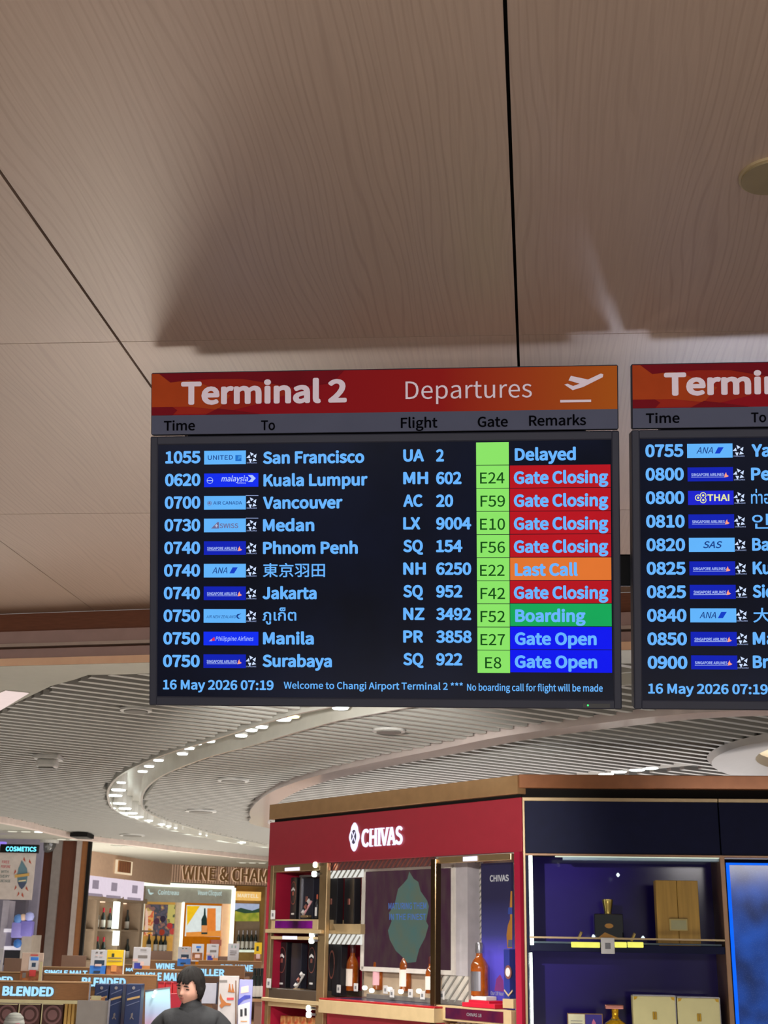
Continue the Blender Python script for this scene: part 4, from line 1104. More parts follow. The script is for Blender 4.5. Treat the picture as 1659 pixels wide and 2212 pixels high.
# decanter
u, v = Q(1315, 2030, -.16)
t = empty('decanter', DF, (u, v, -.16), 'square black glass decanter with a gold stopper on the lit shelf', 'decanter')
hh = Q(1315, 1974, -.16)[1] - v; ww = (Q(1346, 2000, -.16)[0] - Q(1284, 2000, -.16)[0]) / 2
part('glass_body', MB().box(u - ww, u + ww, v, v + hh, -.20, -.10, .008), mat('black_glass', '#0a1014', .06, coat=.6), t)
part('gold_crest', MB().disc(u, v + hh * .53, .026, -.10, -.097, 18, .014), mat('dull_gold_print', '#9a6e34', .3, .6), t)
part('gold_base_wave', MB().poly([(u - ww + .01, v + .004), (u - ww * .3, v + hh * .28), (u + ww * .4, v + hh * .12), (u + ww - .01, v + .004)], -.0995, -.097), mat('dull_gold_print', '#9a6e34'), t)
sh = Q(1315, 1943, -.15)[1]
part('stopper', MB().lathe([(.022, v + hh - .004), (.024, v + hh + .02), (.030, v + hh + .05), (.034, sh - .012), (.034, sh), (.02, sh + .001)], u, -.15, 18), mat('bright_gold', '#d9c271', .16, .9), t, smooth=True)
# oak box
M_oak = mat('oak_box', '#a9843e', .45, noise=.16, scale=5, stretch=(9, .6, 9))
u0, u1, v0, v1 = DF.rect(1419, 1902, 1511, 2052, -.04)
v0 = s1 + .012
t = empty('oak_presentation_box', DF, ((u0 + u1) / 2, v0, -.08), 'tall light oak presentation box with a small name plate on the lit shelf', 'presentation box')
uc = (u0 + u1) / 2
part('door', MB().box(u0, uc - .001, v0, v1, -.16, -.04, .002), M_oak, t); part('door', MB().box(uc + .001, u1, v0, v1, -.16, -.04, .002), M_oak, t)
pb('name_plate', mat('dull_brass_plate', '#a8955e', .4, .3), DF, 1446, 1984, 1486, 2011, -.04, -.032, t, .003)
pb('plate_face', mat('grey_green_plate', '#9a9670', .5), DF, 1450, 1988, 1483, 2008, -.032, -.030, t)
pb('foot_rail', mat('honey_oak', '#b8913f', .4), DF, 1424, 2042, 1514, 2052, -.04, -.018, t, .002)
# lower bay
_, _, f0, f1 = DF.rect(1155, 2262, 1562, 2276, -.01)
part('shelf', MB().box(.03, d0 - .014, f0, f1, -.38, -.01, .003), M_navy, cb2)
M_crm = mat('cream_case', '#cfc690', .45, noise=.03); M_cgold = mat('gold_fitting', '#b08a2c', .3, .8)
for k, (x0, x1, y0) in enumerate([(1369, 1461, 2152), (1465, 1557, 2156)]):
    u0, u1, v0, v1 = DF.rect(x0, y0, x1, 2262, -.05)
    t = empty('cream_case', DF, ((u0 + u1) / 2, f1, -.1), ['cream presentation case with a gold clasp, next to the gold bottle', 'cream presentation case with a gold clasp, next to the lit blue panel'][k], 'case', 'cream cases in the blue cabinet')
    part('case_body', MB().box(u0, u1, f1, v1, -.18, -.05, .004), M_crm, t); part('case_edge', MB().box(u1 - .003, u1 + .004, f1, v1 + .004, -.18, -.056), M_silv, t)
    part('case_top_edge', MB().box(u0, u1, v1, v1 + .006, -.18, -.056), M_silv, t)
    uc = (u0 + u1) / 2 + .0; vc = Q((x0 + x1) / 2, y0 + 42, -.05)[1]
    part('clasp', MB().box(uc - .012, uc - .001, vc - .022, vc + .022, -.05, -.046, .002), M_cgold, t); part('clasp', MB().box(uc + .001, uc + .012, vc - .022, vc + .022, -.05, -.046, .002), M_cgold, t)
    for uu, sg in ((u0 + .006, 1), (u1 - .006, -1)): part('corner_fitting', MB().poly([(uu, v1 - .004), (uu + sg * .022, v1 - .004), (uu + sg * .014, v1 - .018), (uu, v1 - .022)], -.05, -.047), M_cgold, t)
u, v = Q(1331, 2250, -.12); vt = Q(1331, 2170, -.12)[1]
t = empty('gold_bottle', DF, (u, v, -.12), 'golden bottle with a wide flat stopper in the lower blue bay', 'bottle')
H = vt - v; R = .075
part('glass_body', MB().lathe([(.05, v), (R, v + H * .05), (R, v + H * .35), (R * .8, v + H * .5), (R * .35, v + H * .6), (.019, v + H * .68), (.022, v + H * .88)], u, -.12, 24), mat('liquid_gold', '#e0a820', .12, .6, noise=.2), t, smooth=True)
part('stopper', MB().box(u - .06, u + .05, v + H * .88, v + H * 1.0, -.15, -.09, .006), M_rose, t)
part('neck_ring', MB().lathe([(.03, v + H * .55), (.034, v + H * .58), (.03, v + H * .61)], u, -.12, 16), MATS['bright_gold'], t)
u0, u1, v0, v1 = DF.rect(1226, 2189, 1303, 2258, -.08)
t = empty('framed_card', DF, ((u0 + u1) / 2, v0, -.08), 'framed card, half white text and half violet picture, in the blue cabinet', 'card')
part('frame', MB().box(u0, u1, f1, v1, -.10, -.08, .002), M_gt2, t); uc = (u0 + u1) / 2
part('text_page', MB().box(u0 + .006, uc - .002, f1 + .01, v1 - .006, -.08, -.077), mat('ivory_page', '#cfcaa8', .6), t)
for q in range(4): part('text_line', MB().box(u0 + .02, uc - .016, v1 - .045 - q * .016, v1 - .041 - q * .016, -.077, -.0765), M_tagp, t)
part('picture_page', MB().box(uc + .002, u1 - .006, f1 + .01, v1 - .006, -.08, -.077), mat('violet_page', '#3a3080', .5), t)
part('picture_figure', MB().poly([(uc + .03, f1 + .012), (uc + .04, v1 - .05), (uc + .05, v1 - .03), (uc + .062, v1 - .05), (uc + .075, f1 + .012)], -.077, -.0755), mat('pink_figure', '#c06a8a', .5), t)
# lit blue panel
bl = empty('blue_light_panel', DF, (Q(1650, 2100)[0], .72, -.12), 'tall glittering blue backlit panel at the right edge of the picture', 'light panel')
m = bpy.data.materials.new('glittering_blue'); m.use_nodes = True; nt = m.node_tree; N = nt.nodes.new; L = nt.links.new; b = nt.nodes['Principled BSDF']
tc = N('ShaderNodeTexCoord'); vo = N('ShaderNodeTexVoronoi'); vo.inputs['Scale'].default_value = 170; L(tc.outputs['Object'], vo.inputs[0])
r1 = N('ShaderNodeValToRGB'); e = r1.color_ramp.elements; e[0].position = .0; e[0].color = (1, 1, 1, 1); e[1].position = .28; e[1].color = (0, 0, 0, 1); L(vo.outputs['Distance'], r1.inputs[0])
n2 = N('ShaderNodeTexNoise'); n2.inputs['Scale'].default_value = 3.5; L(tc.outputs['Object'], n2.inputs[0])
r2 = N('ShaderNodeValToRGB'); e = r2.color_ramp.elements; e[0].position = .35; e[0].color = lin('#0a1a44') + (1,); e[1].position = .68; e[1].color = lin('#1650b4') + (1,); L(n2.outputs['Fac'], r2.inputs[0])
mx = N('ShaderNodeMix'); mx.data_type = 'RGBA'; mx.inputs[7].default_value = lin('#7a98d8') + (1,); ml = N('ShaderNodeMath'); ml.operation = 'MULTIPLY'; ml.inputs[1].default_value = .35; L(r1.outputs[0], ml.inputs[0]); L(ml.outputs[0], mx.inputs[0]); L(r2.outputs[0], mx.inputs[6])
b.inputs['Base Color'].default_value = (0.01, 0.02, .06, 1); L(mx.outputs[2], b.inputs['Emission Color']); b.inputs['Emission Strength'].default_value = .9; b.inputs['Roughness'].default_value = .1
u0 = Q(1584, 2000, -.12)[0]; vtp = Q(1610, 1868, -.10)[1]
part('glitter_face', MB().box(u0, uR - .03, .72, vtp, -.16, -.14), m, bl)
M_blue = mat('bright_blue_light', '#0a62f8', emit=1.2)
part('blue_edge_light', MB().box(u0 - .018, u0, .72, vtp + .012, -.16, -.12), M_blue, bl); part('blue_edge_light', MB().box(u0, uR - .03, vtp, vtp + .012, -.16, -.12), M_blue, bl)
part('dark_surround', MB().box(d0 + .014, u0 - .018, .72, hb2 - .014, -.18, -.14), M_dark, bl); part('dark_surround', MB().box(u0 - .018, uR - .03, vtp + .012, hb2 - .014, -.18, -.14), M_dark, bl)

# ================================================================ wine shop at the back
wa, wb, wc = on_z(195, 1838, SZ), on_z(372, 1867, SZ), on_z(580, 1876, SZ)
WL = Fr((wa.x, wa.y, 0), (wb.x - wa.x, wb.y - wa.y, 0)); WR = Fr((wb.x, wb.y, 0), (wc.x - wb.x, wc.y - wb.y, 0))
M_wline = mat('beige_brown_fascia', '#bd9f88', .6, noise=.05); M_groove = mat('fascia_groove', '#7a6250', .7); M_shelfw = mat('warm_shelf_lining', '#cfab8c', .6, emit=.15); M_edge = mat('taupe_frame', '#8e7c68', .5)
M_lbox = mat('pinkish_lightbox', '#e9d9e6', emit=.95, noise=.03)
LL = (wb - wa).length; LR = 3.2
wl = part('wall_back', MB().box(-.05, LL, WL.px(280, 1901)[1], SZ, -.1, 0), M_wline, None, fr=WL); wl['kind'] = 'structure'
wr = part('wall_back', MB().box(0, LR, WR.px(470, 1909)[1], SZ, -.1, 0), M_wline, None, fr=WR); wr['kind'] = 'structure'
vb_ = WR.px(470, 1909)[1]
for k in range(46): part('fascia_groove', MB().box(.03 + k * .05, .045 + k * .05, vb_, SZ, 0, .006), M_groove, wr)
bck = part('wall_back', MB().box(-.05, LL + .1, 0, WL.px(280, 1901)[1], -.6, -.5), M_shelfw, None, fr=WL); bck['kind'] = 'structure'
bck = part('wall_back', MB().box(-.1, LR, 0, vb_, -.6, -.5), M_shelfw, None, fr=WR); bck['kind'] = 'structure'
sg = empty('wine_sign', WR, (WR.px(392, 1905)[0], WR.px(392, 1905)[1], .04), 'raised sign letters WINE & CHAM, brown edged and softly lit, cut off by the red cabinet', 'sign')
text('sign_letters', 'WINE & CHAMPAGNE', mat('brown_letters', '#7a5a34', .4), WR, 392, 670, 1905, 1877, .06, sg, bold=.02, ext=.02)
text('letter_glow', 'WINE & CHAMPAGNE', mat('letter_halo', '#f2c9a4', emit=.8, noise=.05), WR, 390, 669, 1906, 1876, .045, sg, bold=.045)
# brown basket like sign
t = empty('logo_sign', WL, (WL.px(270, 1880)[0], WL.px(270, 1880)[1], .05), 'small brown square emblem sign with a pale lit edge on the left fascia', 'sign')
pb('lit_edge', mat('letter_halo2', '#f7ddb8', emit=.9), WL, 251, 1859, 286, 1889, .02, .04, t); pb('emblem_face', mat('brown_emblem', '#8a5c38', .4), WL, 257, 1860, 283, 1885, .04, .06, t)
for k in range(5): pb('emblem_rib', M_brown, WL, 259 + 5 * k, 1863, 261 + 5 * k, 1884, .06, .066, t)
# lit boxes above the shelves
LBX = [(189, 223), (224, 268), (269, 312)]
for k, (x0, x1) in enumerate(LBX):
    y0 = 1892 + 5.2 * k; y1 = y0 + 41.5
    u0, u1, v0, v1 = WL.rect(x0, y0, x1, y1, -.02)
    t = empty('light_box', WL, (u0, v0, -.02), 'glowing pale pink light box over the wine shelves, %s' % ['at the black frame', 'middle of the three', 'next to the white framed display'][k], 'light box', 'pink light boxes over the wine shelves')
    part('lit_face', MB().box(u0 + .02, u1 - .02, v0, v1, -.08, -.02, .01), M_lbox, t); part('logo_print', MB().box((u0 + u1) / 2 - .12, (u0 + u1) / 2 + .12, (v0 + v1) / 2 - .05, (v0 + v1) / 2 + .08, -.02, -.016), mat('pale_grey_print', '#b8a8b8', emit=.6), t)
    part('text_print', MB().box((u0 + u1) / 2 - .3, (u0 + u1) / 2 + .3, (v0 + v1) / 2 - .16, (v0 + v1) / 2 - .12, -.02, -.016), MATS['pale_grey_print'], t)
# shelf frame left
sf = empty('wine_shelf_unit', WL, (0, 0, 0), 'taupe wall shelving with warm lit niches of wine bottles', 'shelving')
for x in (188, 214, 265, 310): u = WL.px(x, 1980)[0]; part('upright', MB().box(u - .06, u + .06, 0, WL.px(250, 1947)[1], -.5, -.03), M_edge, sf)
ys = [(2008, 2012), (2072, 2076), (2132, 2136)]
for a, b in ys: v0 = WL.px(250, b)[1]; v1 = WL.px(250, a)[1]; part('shelf', MB().box(0, LL * .86, v0, v1, -.5, -.05), M_edge, sf)
part('top_rail', MB().box(0, LL * .72, WL.px(250, 1947)[1], WL.px(250, 1936)[1], -.5, -.03), M_edge, sf)
part('niche_light', MB().box(0.1, LL * .7, WL.px(250, 1949)[1], WL.px(250, 1947)[1], -.4, -.3), mat('niche_glow', '#ffd8b8', emit=1.5), sf)
for y0, y1 in ((1948, 2006), (2011, 2042)): pb('vertical_light', M_led2, WL, 249.5, y0, 257.5, y1, -.03, .02, sf, label='bright white vertical light tube')
M_wineg = mat('dark_green_wine_glass', '#1a2422', .15, coat=.4); M_winel = mat('off_white_wine_label', '#c9c7be', .6); M_redc = mat('red_foil', '#b01c30', .4)
wbN = 0
proto = None


def winebottle(fr, x, y, w, h, label, group, cap, rf=.14):
    u, v = fr.px(x, y, w)
    t = empty('wine_bottle', fr, (u, v, w), label, 'bottle', group); R = h * rf
    part('glass_body', MB().lathe([(R * .95, v), (R, v + .01), (R, v + h * .58), (R * .4, v + h * .76), (R * .36, v + h * .84)], u, w, 10), M_wineg, t, smooth=True)
    part('capsule', MB().lathe([(R * .42, v + h * .78), (R * .42, v + h * .99), (R * .3, v + h)], u, w, 10), cap, t, smooth=True)
    part('paper_label', MB().lathe([(R * 1.02, v + h * .08), (R * 1.02, v + h * .42)], u, w, 10), M_winel, t, smooth=True)
    return t


place = ['beside the black frame', 'second niche', 'third niche by the light tube', 'niche next to the display']
for r_, yb in enumerate([2009, 2073]):
    for n_, (xa, n, cap) in enumerate([(190, 3, M_redc), (218, 4, M_redc), (270, 4, M_wineg)]):
        for k in range(n):
            x = xa + 3 + k * 7.2
            c_ = cap if not (n_ == 1 and k in (3,)) else M_wineg
            winebottle(WL, x, yb + (x - 250) * .05 - 1, -.2 - .1 * (k % 2), .33, '%s capped wine bottle, number %s in the %s wall niche, %s row' % ('red' if c_ is M_redc else 'dark', ['one', 'two', 'three', 'four', 'five'][k], ['dark framed', 'middle', 'third'][n_], ['upper', 'lower'][r_]), 'wine bottles in the lit wall niches', c_, .12)
# white framed champagne display
fd = empty('champagne_display', WR if False else WL, (WL.px(313, 2090)[0], 0, 0), 'white lit frame round two pictures under the wine sign', 'display')
WD = WR
fd.matrix_world = Matrix.Translation((0, 0, 0)) @ WD.R.to_4x4(); fd.matrix_world.translation = WD.pt(-1.0, 0, 0); ORG[fd] = Vector((-1.0, 0, 0))
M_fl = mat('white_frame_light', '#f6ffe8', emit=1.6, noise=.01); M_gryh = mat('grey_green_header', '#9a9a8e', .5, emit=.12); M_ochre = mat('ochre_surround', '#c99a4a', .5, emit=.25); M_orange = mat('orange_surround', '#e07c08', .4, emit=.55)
pts = [WD.px(x, y, .02) for x, y in [(313, 1905), (400, 1909), (506, 1914), (506, 1921), (400, 1917), (313, 1913)]]
part('frame_light', MB().poly(pts[::-1], -.04, .02), M_fl, fd, label='glowing white top edge')
u0, u1, v0, v1 = WD.rect(499, 1918, 505, 2100, .02); part('frame_light', MB().box(u0, u1, .9, v1, -.04, .02), M_fl, fd, label='glowing white right edge')
pb('header', M_gryh, WD, 314, 1914, 500, 1950, -.1, -.02, fd)
M_lt = mat('pale_aqua_lettering', '#cfe8e4', emit=.8)
text('brand_lettering', 'Cointreau', M_lt, WD, 341, 386, 1933, 1923, -.015, fd, bold=.02); text('brand_lettering', 'Veuve Clicquot', M_lt, WD, 427, 479, 1934, 1924, -.015, fd, bold=.02)
part('brand_mark', MB().poly([WD.px(x, y, -.018) for x, y in [(319, 1922), (322, 1920), (324, 1928), (333, 1929), (326, 1933), (322, 1931)]][::-1], -.02, -.016), M_lt, fd)
pb('left_surround', M_ochre, WD, 308, 1948, 392, 2085, -.3, -.12, fd)
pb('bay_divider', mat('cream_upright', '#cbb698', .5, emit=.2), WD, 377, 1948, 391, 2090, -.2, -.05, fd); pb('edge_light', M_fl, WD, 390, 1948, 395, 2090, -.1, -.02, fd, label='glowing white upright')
pb('left_edge_light', mat('cream_light', '#efe6cc', emit=.8), WD, 303, 1948, 309, 2085, -.1, -.02, fd)
pb('right_surround', M_orange, WD, 396, 1948, 480, 2085, -.3, -.12, fd, label='vivid orange surround')
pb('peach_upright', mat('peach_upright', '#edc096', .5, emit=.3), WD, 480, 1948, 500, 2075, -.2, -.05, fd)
pc1 = empty('fruit_picture', WD, (WD.px(345, 2020)[0], WD.px(345, 2020)[1], -.1), 'colourful still life picture of fruit and bottles in the ochre bay', 'picture')


def voro_mat(name, cols, scale, emit=.7):
    m = bpy.data.materials.new(name); m.use_nodes = True; nt = m.node_tree; N = nt.nodes.new; L = nt.links.new; b = nt.nodes['Principled BSDF']
    tc = N('ShaderNodeTexCoord'); n = N('ShaderNodeTexNoise'); n.inputs['Scale'].default_value = scale; n.inputs['Detail'].default_value = 2; L(tc.outputs['Object'], n.inputs[0])
    r = N('ShaderNodeValToRGB'); r.color_ramp.interpolation = 'CONSTANT'; e = r.color_ramp.elements; e[0].position = 0; e[0].color = lin(cols[0]) + (1,); e[1].position = .3; e[1].color = lin(cols[1]) + (1,)
    for i, c in enumerate(cols[2:]): q = e.new(.38 + .07 * i); q.color = lin(c) + (1,)
    L(n.outputs['Fac'], r.inputs[0]); L(r.outputs[0], b.inputs['Emission Color']); b.inputs['Emission Strength'].default_value = emit; b.inputs['Base Color'].default_value = (.05, .05, .05, 1); b.inputs['Roughness'].default_value = .4
    return m


pb('picture_face', voro_mat('fruit_print', ['#6a4632', '#b06a40', '#4a4258', '#2e3442', '#8a5a50', '#c0a050'], 6), WD, 313, 1954, 379, 2022, -.12, -.10, pc1)
pb('print_area', voro_mat('orange_print', ['#e08030', '#d86a28', '#f0a850', '#e06030', '#f4c890'], 6), WD, 313, 1968, 331, 2022, -.10, -.098, pc1)
pb('print_area', voro_mat('green_print', ['#7a7a30', '#a09040', '#4a5a2c', '#d0c060'], 7), WD, 362, 1954, 379, 1995, -.10, -.098, pc1)
for x, y, c_ in ((367, 2000, '#c8403c'), (373, 2012, '#d05048'), (350, 2014, '#a8402c'), (339, 1990, '#5a3a4a'), (352, 1985, '#3a3040'), (322, 2012, '#e8a040')):
    u, v = WD.px(x, y, -.09); part('painted_fruit', MB().disc(u, v, .055, -.098, -.096, 14), mat('fruit' + c_[1:], c_, emit=.7), pc1)
part('painted_candle', MB().poly([WD.px(x, y, -.09) for x, y in [(314, 1965), (317, 1962), (320, 1975), (320, 2015), (314, 2015)]][::-1], -.096, -.094), mat('candle_pink', '#f2c8b0', emit=.8), pc1)
pc2 = empty('champagne_picture', WD, (WD.px(440, 2024)[0], WD.px(440, 2024)[1], -.1), 'lit picture of a dark champagne bottle and an orange box on white and yellow', 'picture')
pb('picture_face', mat('pic_white', '#dfe6e2', emit=.95), WD, 402, 1956, 477, 2023, -.12, -.10, pc2)


def pp_(name, pts, m, z, par, fr=WD): return part(name, MB().poly([fr.px(x, y, z) for x, y in pts][::-1], z - .002, z), m, par)


pp_('yellow_corner', [(404, 1957), (432, 1957), (404, 2000)], mat('pic_yellow', '#f6c420', emit=.9), -.097, pc2)
pp_('orange_box_picture', [(448, 1962), (466, 1962), (466, 2018), (446, 2018)], mat('pic_orange', '#f08a3a', emit=.85), -.095, pc2)
pp_('orange_floor', [(402, 2014), (477, 2010), (477, 2023), (402, 2023)], mat('pic_orange2', '#f09a44', emit=.85), -.094, pc2)
pp_('bottle_picture', [(441, 1962), (444, 1962), (444.5, 1976), (447, 1984), (448, 2018), (435, 2018), (435, 1986), (440, 1976)], mat('pic_dark_green', '#2c4440', emit=.6), -.092, pc2)
pp_('bottle_label_picture', [(435.5, 1999), (447.5, 1999), (447.5, 2014), (435.5, 2014)], mat('pic_peach', '#f0a060', emit=.8), -.090, pc2)
pb('plinth', M_orange, WD, 414, 2030, 452, 2090, -.12, .0, fd, label='orange plinth'); pb('small_box', mat('salmon_box', '#c87a6a', .5), WD, 456, 2030, 478, 2043, -.11, -.02, fd)
for k, (x, w_) in enumerate([(320, 4), (335, 4), (346, 5), (355, 6)]):
    t = winebottle(WD, x, 2056, -.05, .30 if k < 2 else .28, 'dark bottle on the ochre ledge, %s under the fruit picture' % ['first', 'second', 'third', 'last'][k], 'dark bottles under the fruit picture', M_wineg)
pb('ledge', M_edge, WD, 326, 2056, 361, 2080, -.12, .02, fd)
# right-hand scene bay
rb = empty('vineyard_display', WD, (WD.px(535, 2085)[0], .9, -.1), 'gold framed shop bay with a lit yellow header and a vineyard picture', 'display')
pb('gold_frame', mat('old_gold_frame', '#a8864c', .4, .3), WD, 507, 1914, 570, 2085, -.4, -.3, rb)
pb('lit_header', mat('yellow_lit_header', '#f0bd68', emit=.95), WD, 508, 1926, 564, 1945, -.2, -.05, rb); text('header_lettering', 'MARTELL', mat('cream_lettering', '#ffe8c4', emit=.95), WD, 513, 558, 1939, 1931, -.045, rb, bold=.03)
pb('sky_picture', mat('pic_sky', '#b8c4e0', emit=.75), WD, 508, 1952, 560, 1967, -.28, -.26, rb); pp_('hill_picture', [(508, 1966), (520, 1961), (545, 1967), (560, 1962), (560, 1975), (508, 1975)], mat('pic_hill', '#3c5a44', emit=.6), -.255, rb)
pp_('vine_picture', [(508, 1968), (530, 1973), (560, 1971), (560, 1990), (508, 1990)], mat('pic_vine', '#8a9a34', emit=.7, col2='#c8c04a', scale=8), -.25, rb)
pb('tumbler_shelf', MATS['pale_green_light'], WD, 512, 2052, 552, 2057, -.2, -.1, rb); pb('dark_backing', M_edge, WD, 508, 1990, 560, 2052, -.29, -.27, rb)
for k in range(5):
    for r_ in range(1):
        winebottle(WD, 514 + 9.3 * k, 2051, -.15, .34, 'silver capped bottle under the vineyard picture, %s from the white frame' % ['first', 'second', 'third', 'fourth', 'fifth'][k], 'grey bottles under the vineyard picture', M_silv, .1)
# ---------------------------------------------------------------- brown wall panels and perfume shop
BW = fr_at(18.6)
M_brw = mat('reddish_brown_panel', '#5e3624', .45, noise=.1, stretch=(6, .6, 6)); M_gcol = mat('grey_column', '#8a827d', .5)
bwv = SZ
for k, (xt0, xt1, m, w, nm) in enumerate([(86, 119, M_brw, 0, 'wall_left'), (117, 135, M_gcol, .06, 'trim_12'), (133, 172, M_brw, 0.0, 'wall_left'), (167, 177, mat('pale_trim', '#a89c94', .5), .05, 'trim_13'), (174, 192, mat('amber_brown_panel', '#8a5a34', .45), -.0, 'wall_left'), (190, 197, M_dark, .02, 'trim_14')]):
    u0 = BW.px(xt0, 1835)[0]; u1 = BW.px(xt1, 1835)[0]
    struct(nm, MB().box(u0, u1, 0, bwv, -.06, w), m, BW)
PF = fr_at(17.0)
M_pwall = mat('perfume_wall', '#8f8a9a', .5, emit=.05)
u0 = PF.px(-60, 1900)[0]; u1 = PF.px(84, 1900, -.5)[0]
struct('wall_left', MB().box(u0 - 1, PF.px(86, 1900, -1.4)[0], 0, SZ, -1.5, -1.4), M_pwall, PF)
t = empty('hanging_poster', PF, (PF.px(30, 1944)[0], PF.px(30, 1944)[1], 0), 'white hanging poster with a blue and yellow oval ornament and red flames', 'poster')
pb('poster_face', mat('poster_paper', '#c9bdb6', .6), PF, -40, 1842, 73, 1943, -.02, 0, t)
M_teal = mat('ornament_teal', '#62808c', .5); M_tealn = mat('ornament_navy', '#47506a', .5)
pp_('ornament', [(47, 1858), (52, 1866), (58, 1876), (60, 1890), (57, 1908), (52, 1916), (47, 1921), (42, 1916), (38, 1906), (37, 1890), (40, 1875), (44, 1866)], M_teal, .004, t, PF)
pp_('ornament_base', [(38, 1906), (57, 1906), (52, 1916), (47, 1921), (42, 1916)], M_tealn, .008, t, PF)
pp_('ornament_band', [(32, 1890), (63, 1886), (63, 1892), (32, 1896)], mat('ornament_yellow', '#c8a05a', .5), .012, t, PF); pp_('ornament_band', [(40, 1902), (56, 1900), (56, 1903), (40, 1905)], mat('ornament_cream', '#d6c8a0', .5), .012, t, PF)
for x, y, q in ((52, 1851, 3), (64, 1856, 4), (34, 1912, -3), (40, 1926, -4), (48, 1928, 3), (57, 1914, 4), (33, 1878, -3)):
    pp_('flame', [(x, y), (x + 2, y + 5), (x + q, y + 11), (x - 2, y + 6)], mat('flame_red', '#b0503c', .5), .004, t, PF)
for (x0, x1, y, c_) in ((4, 20, 1862, '#c06068'), (2, 22, 1872, '#c06068'), (2, 18, 1883, '#6a7a78'), (-2, 20, 1893, '#6a7a78'), (-4, 22, 1903, '#6a7a78')):
    text('poster_lettering', {1862: 'FREE', 1872: 'PERFUME', 1883: 'WITH', 1893: 'EVERY', 1903: 'PURCHASE'}[y], mat('print' + c_[1:], c_, .6), PF, x0, x1, y + 3, y - 3, .002, t, bold=.02)
t = empty('neon_sign', PF, (PF.px(45, 1840)[0], PF.px(45, 1840)[1], .05), 'glowing cyan lettered sign above the white poster', 'sign')
pb('sign_back', M_dark, PF, 0, 1824, 82, 1842, -.05, 0.02, t); text('neon_lettering', 'COSMETICS', mat('cyan_neon', '#70e0ff', emit=1.8), PF, 12, 78, 1839, 1829, .03, t, bold=.04)
t = empty('perfume_shelving', PF, (PF.px(20, 2070, -.9)[0], 0, -.9), 'pale shelving with lilac and blue perfume displays below the white poster', 'shelving')
pb('shelf_side', mat('lilac_white', '#b6b0bc', .5), PF, 0, 1945, 14, 2080, -1.2, -.8, t); pb('mirror_panel', mat('grey_mirror', '#75707a', .15, .5), PF, 14, 1944, 50, 2075, -1.25, -1.1, t)
for y in (2006, 2044): pb('shelf', mat('lit_white_shelf', '#e0dce8', .4, emit=.35), PF, 8, y, 46, y + 8, -1.2, -.75, t, .004)
pb('counter', mat('black_counter', '#1a1a22', .3), PF, 8, 2053, 46, 2085, -1.2, -.8, t)
pb('cream_column', mat('cream_column', '#b8ada2', .5), PF, 44, 2020, 66, 2090, -1.2, -.7, t)
for k, (x, y, c_, r, lb) in enumerate([(40, 1985, '#5a88c8', .06, 'sky blue round perfume pack'), (64, 1980, '#aab0e8', .06, 'lilac round perfume pack near the brown panel'), (50, 1982, '#e0c0a8', .045, 'peach round perfume pack between blue ones'), (38, 2038, '#3a70b8', .055, 'deep blue round pack on the lower perfume shelf'), (38, 2003, '#9088d0', .07, 'violet tall perfume pack'), (58, 2000, '#8078c8', .08, 'dark violet tall perfume pack')]):
    u, v = PF.px(x, y, -.7)
    if k in (4, 5): o = MB().box(u - r, u + r, v - .13, v + .06, -.78, -.66, .015)
    else: o = MB().lathe([(.01, v - r), (r * .8, v - r * .7), (r, v), (r * .8, v + r * .7), (.01, v + r)], u, -.7, 14)
    single('perfume_pack', o, mat('pack' + c_[1:], c_, .3, emit=.15), PF, (u, v, -.7), lb, 'perfume', 'perfume packs on the pale shelving', True)
pb('upper_sign', mat('violet_glow', '#9a80f0', emit=1.), PF, -10, 1818, 10, 1826, -.5, -.4, t)

# ================================================================ gondolas of the whisky and wine aisles
M_gbrown = mat('brown_wood_laminate', '#76502f', .45, noise=.10, stretch=(2, 12, 2)); M_gtop = mat('light_brown_edge', '#a07c58', .45); M_gback = mat('brown_card_back', '#7c6152', .6, noise=.03)
M_lit = mat('lit_aqua_letters', '#a4dcff', emit=1.15, noise=.04); M_litedge = mat('letter_side_blue', '#4a9fe0', emit=.8)
M_strip2 = mat('cream_lit_strip', '#dcc896', emit=.55, noise=.1)


def gondola(D, x0, x1, yt, yb, label, words, group='brown shop gondolas with lit lettering', dep=.5, right_post=True):
    fr = fr_at(D); u0, u1, v0, v1 = fr.rect(x0, yt, x1, yb, 0)
    t = empty('shelf_gondola', fr, ((u0 + u1) / 2, 0, -dep / 2), label, 'gondola', group)
    part('header_board', MB().box(u0, u1, v0, v1, -.05, 0, .003), M_gbrown, t); part('top_cap', MB().box(u0, u1, v1, v1 + .008, -.052, .002), M_gtop, t)
    part('back_board', MB().box(u0 + .01, u1 - .01, .1, v0, -dep, -dep + .03), M_gback, t)
    part('side_board', MB().box(u0, u0 + .02, 0, v0, -dep, -.01), M_gbrown, t); part('side_board', MB().box(u1 - .02, u1, 0, v0, -dep, -.01), M_gbrown, t)
    for h in (.12, .55, .98): 
        if h < v0 - .15: part('shelf', MB().box(u0 + .02, u1 - .02, h, h + .02, -dep + .03, 0, .002), M_gtop, t)
    for (s, a, b, y0, y1) in words:
        text('lit_lettering', s, M_lit, fr, a, b, y1, y0, .012, t, bold=.05, ext=.01)
        text('letter_side', s, M_litedge, fr, a - .3, b + .5, y1 + .5, y0 - .3, .004, t, bold=.06)
    return t, fr, (u0, u1, v0, v1)


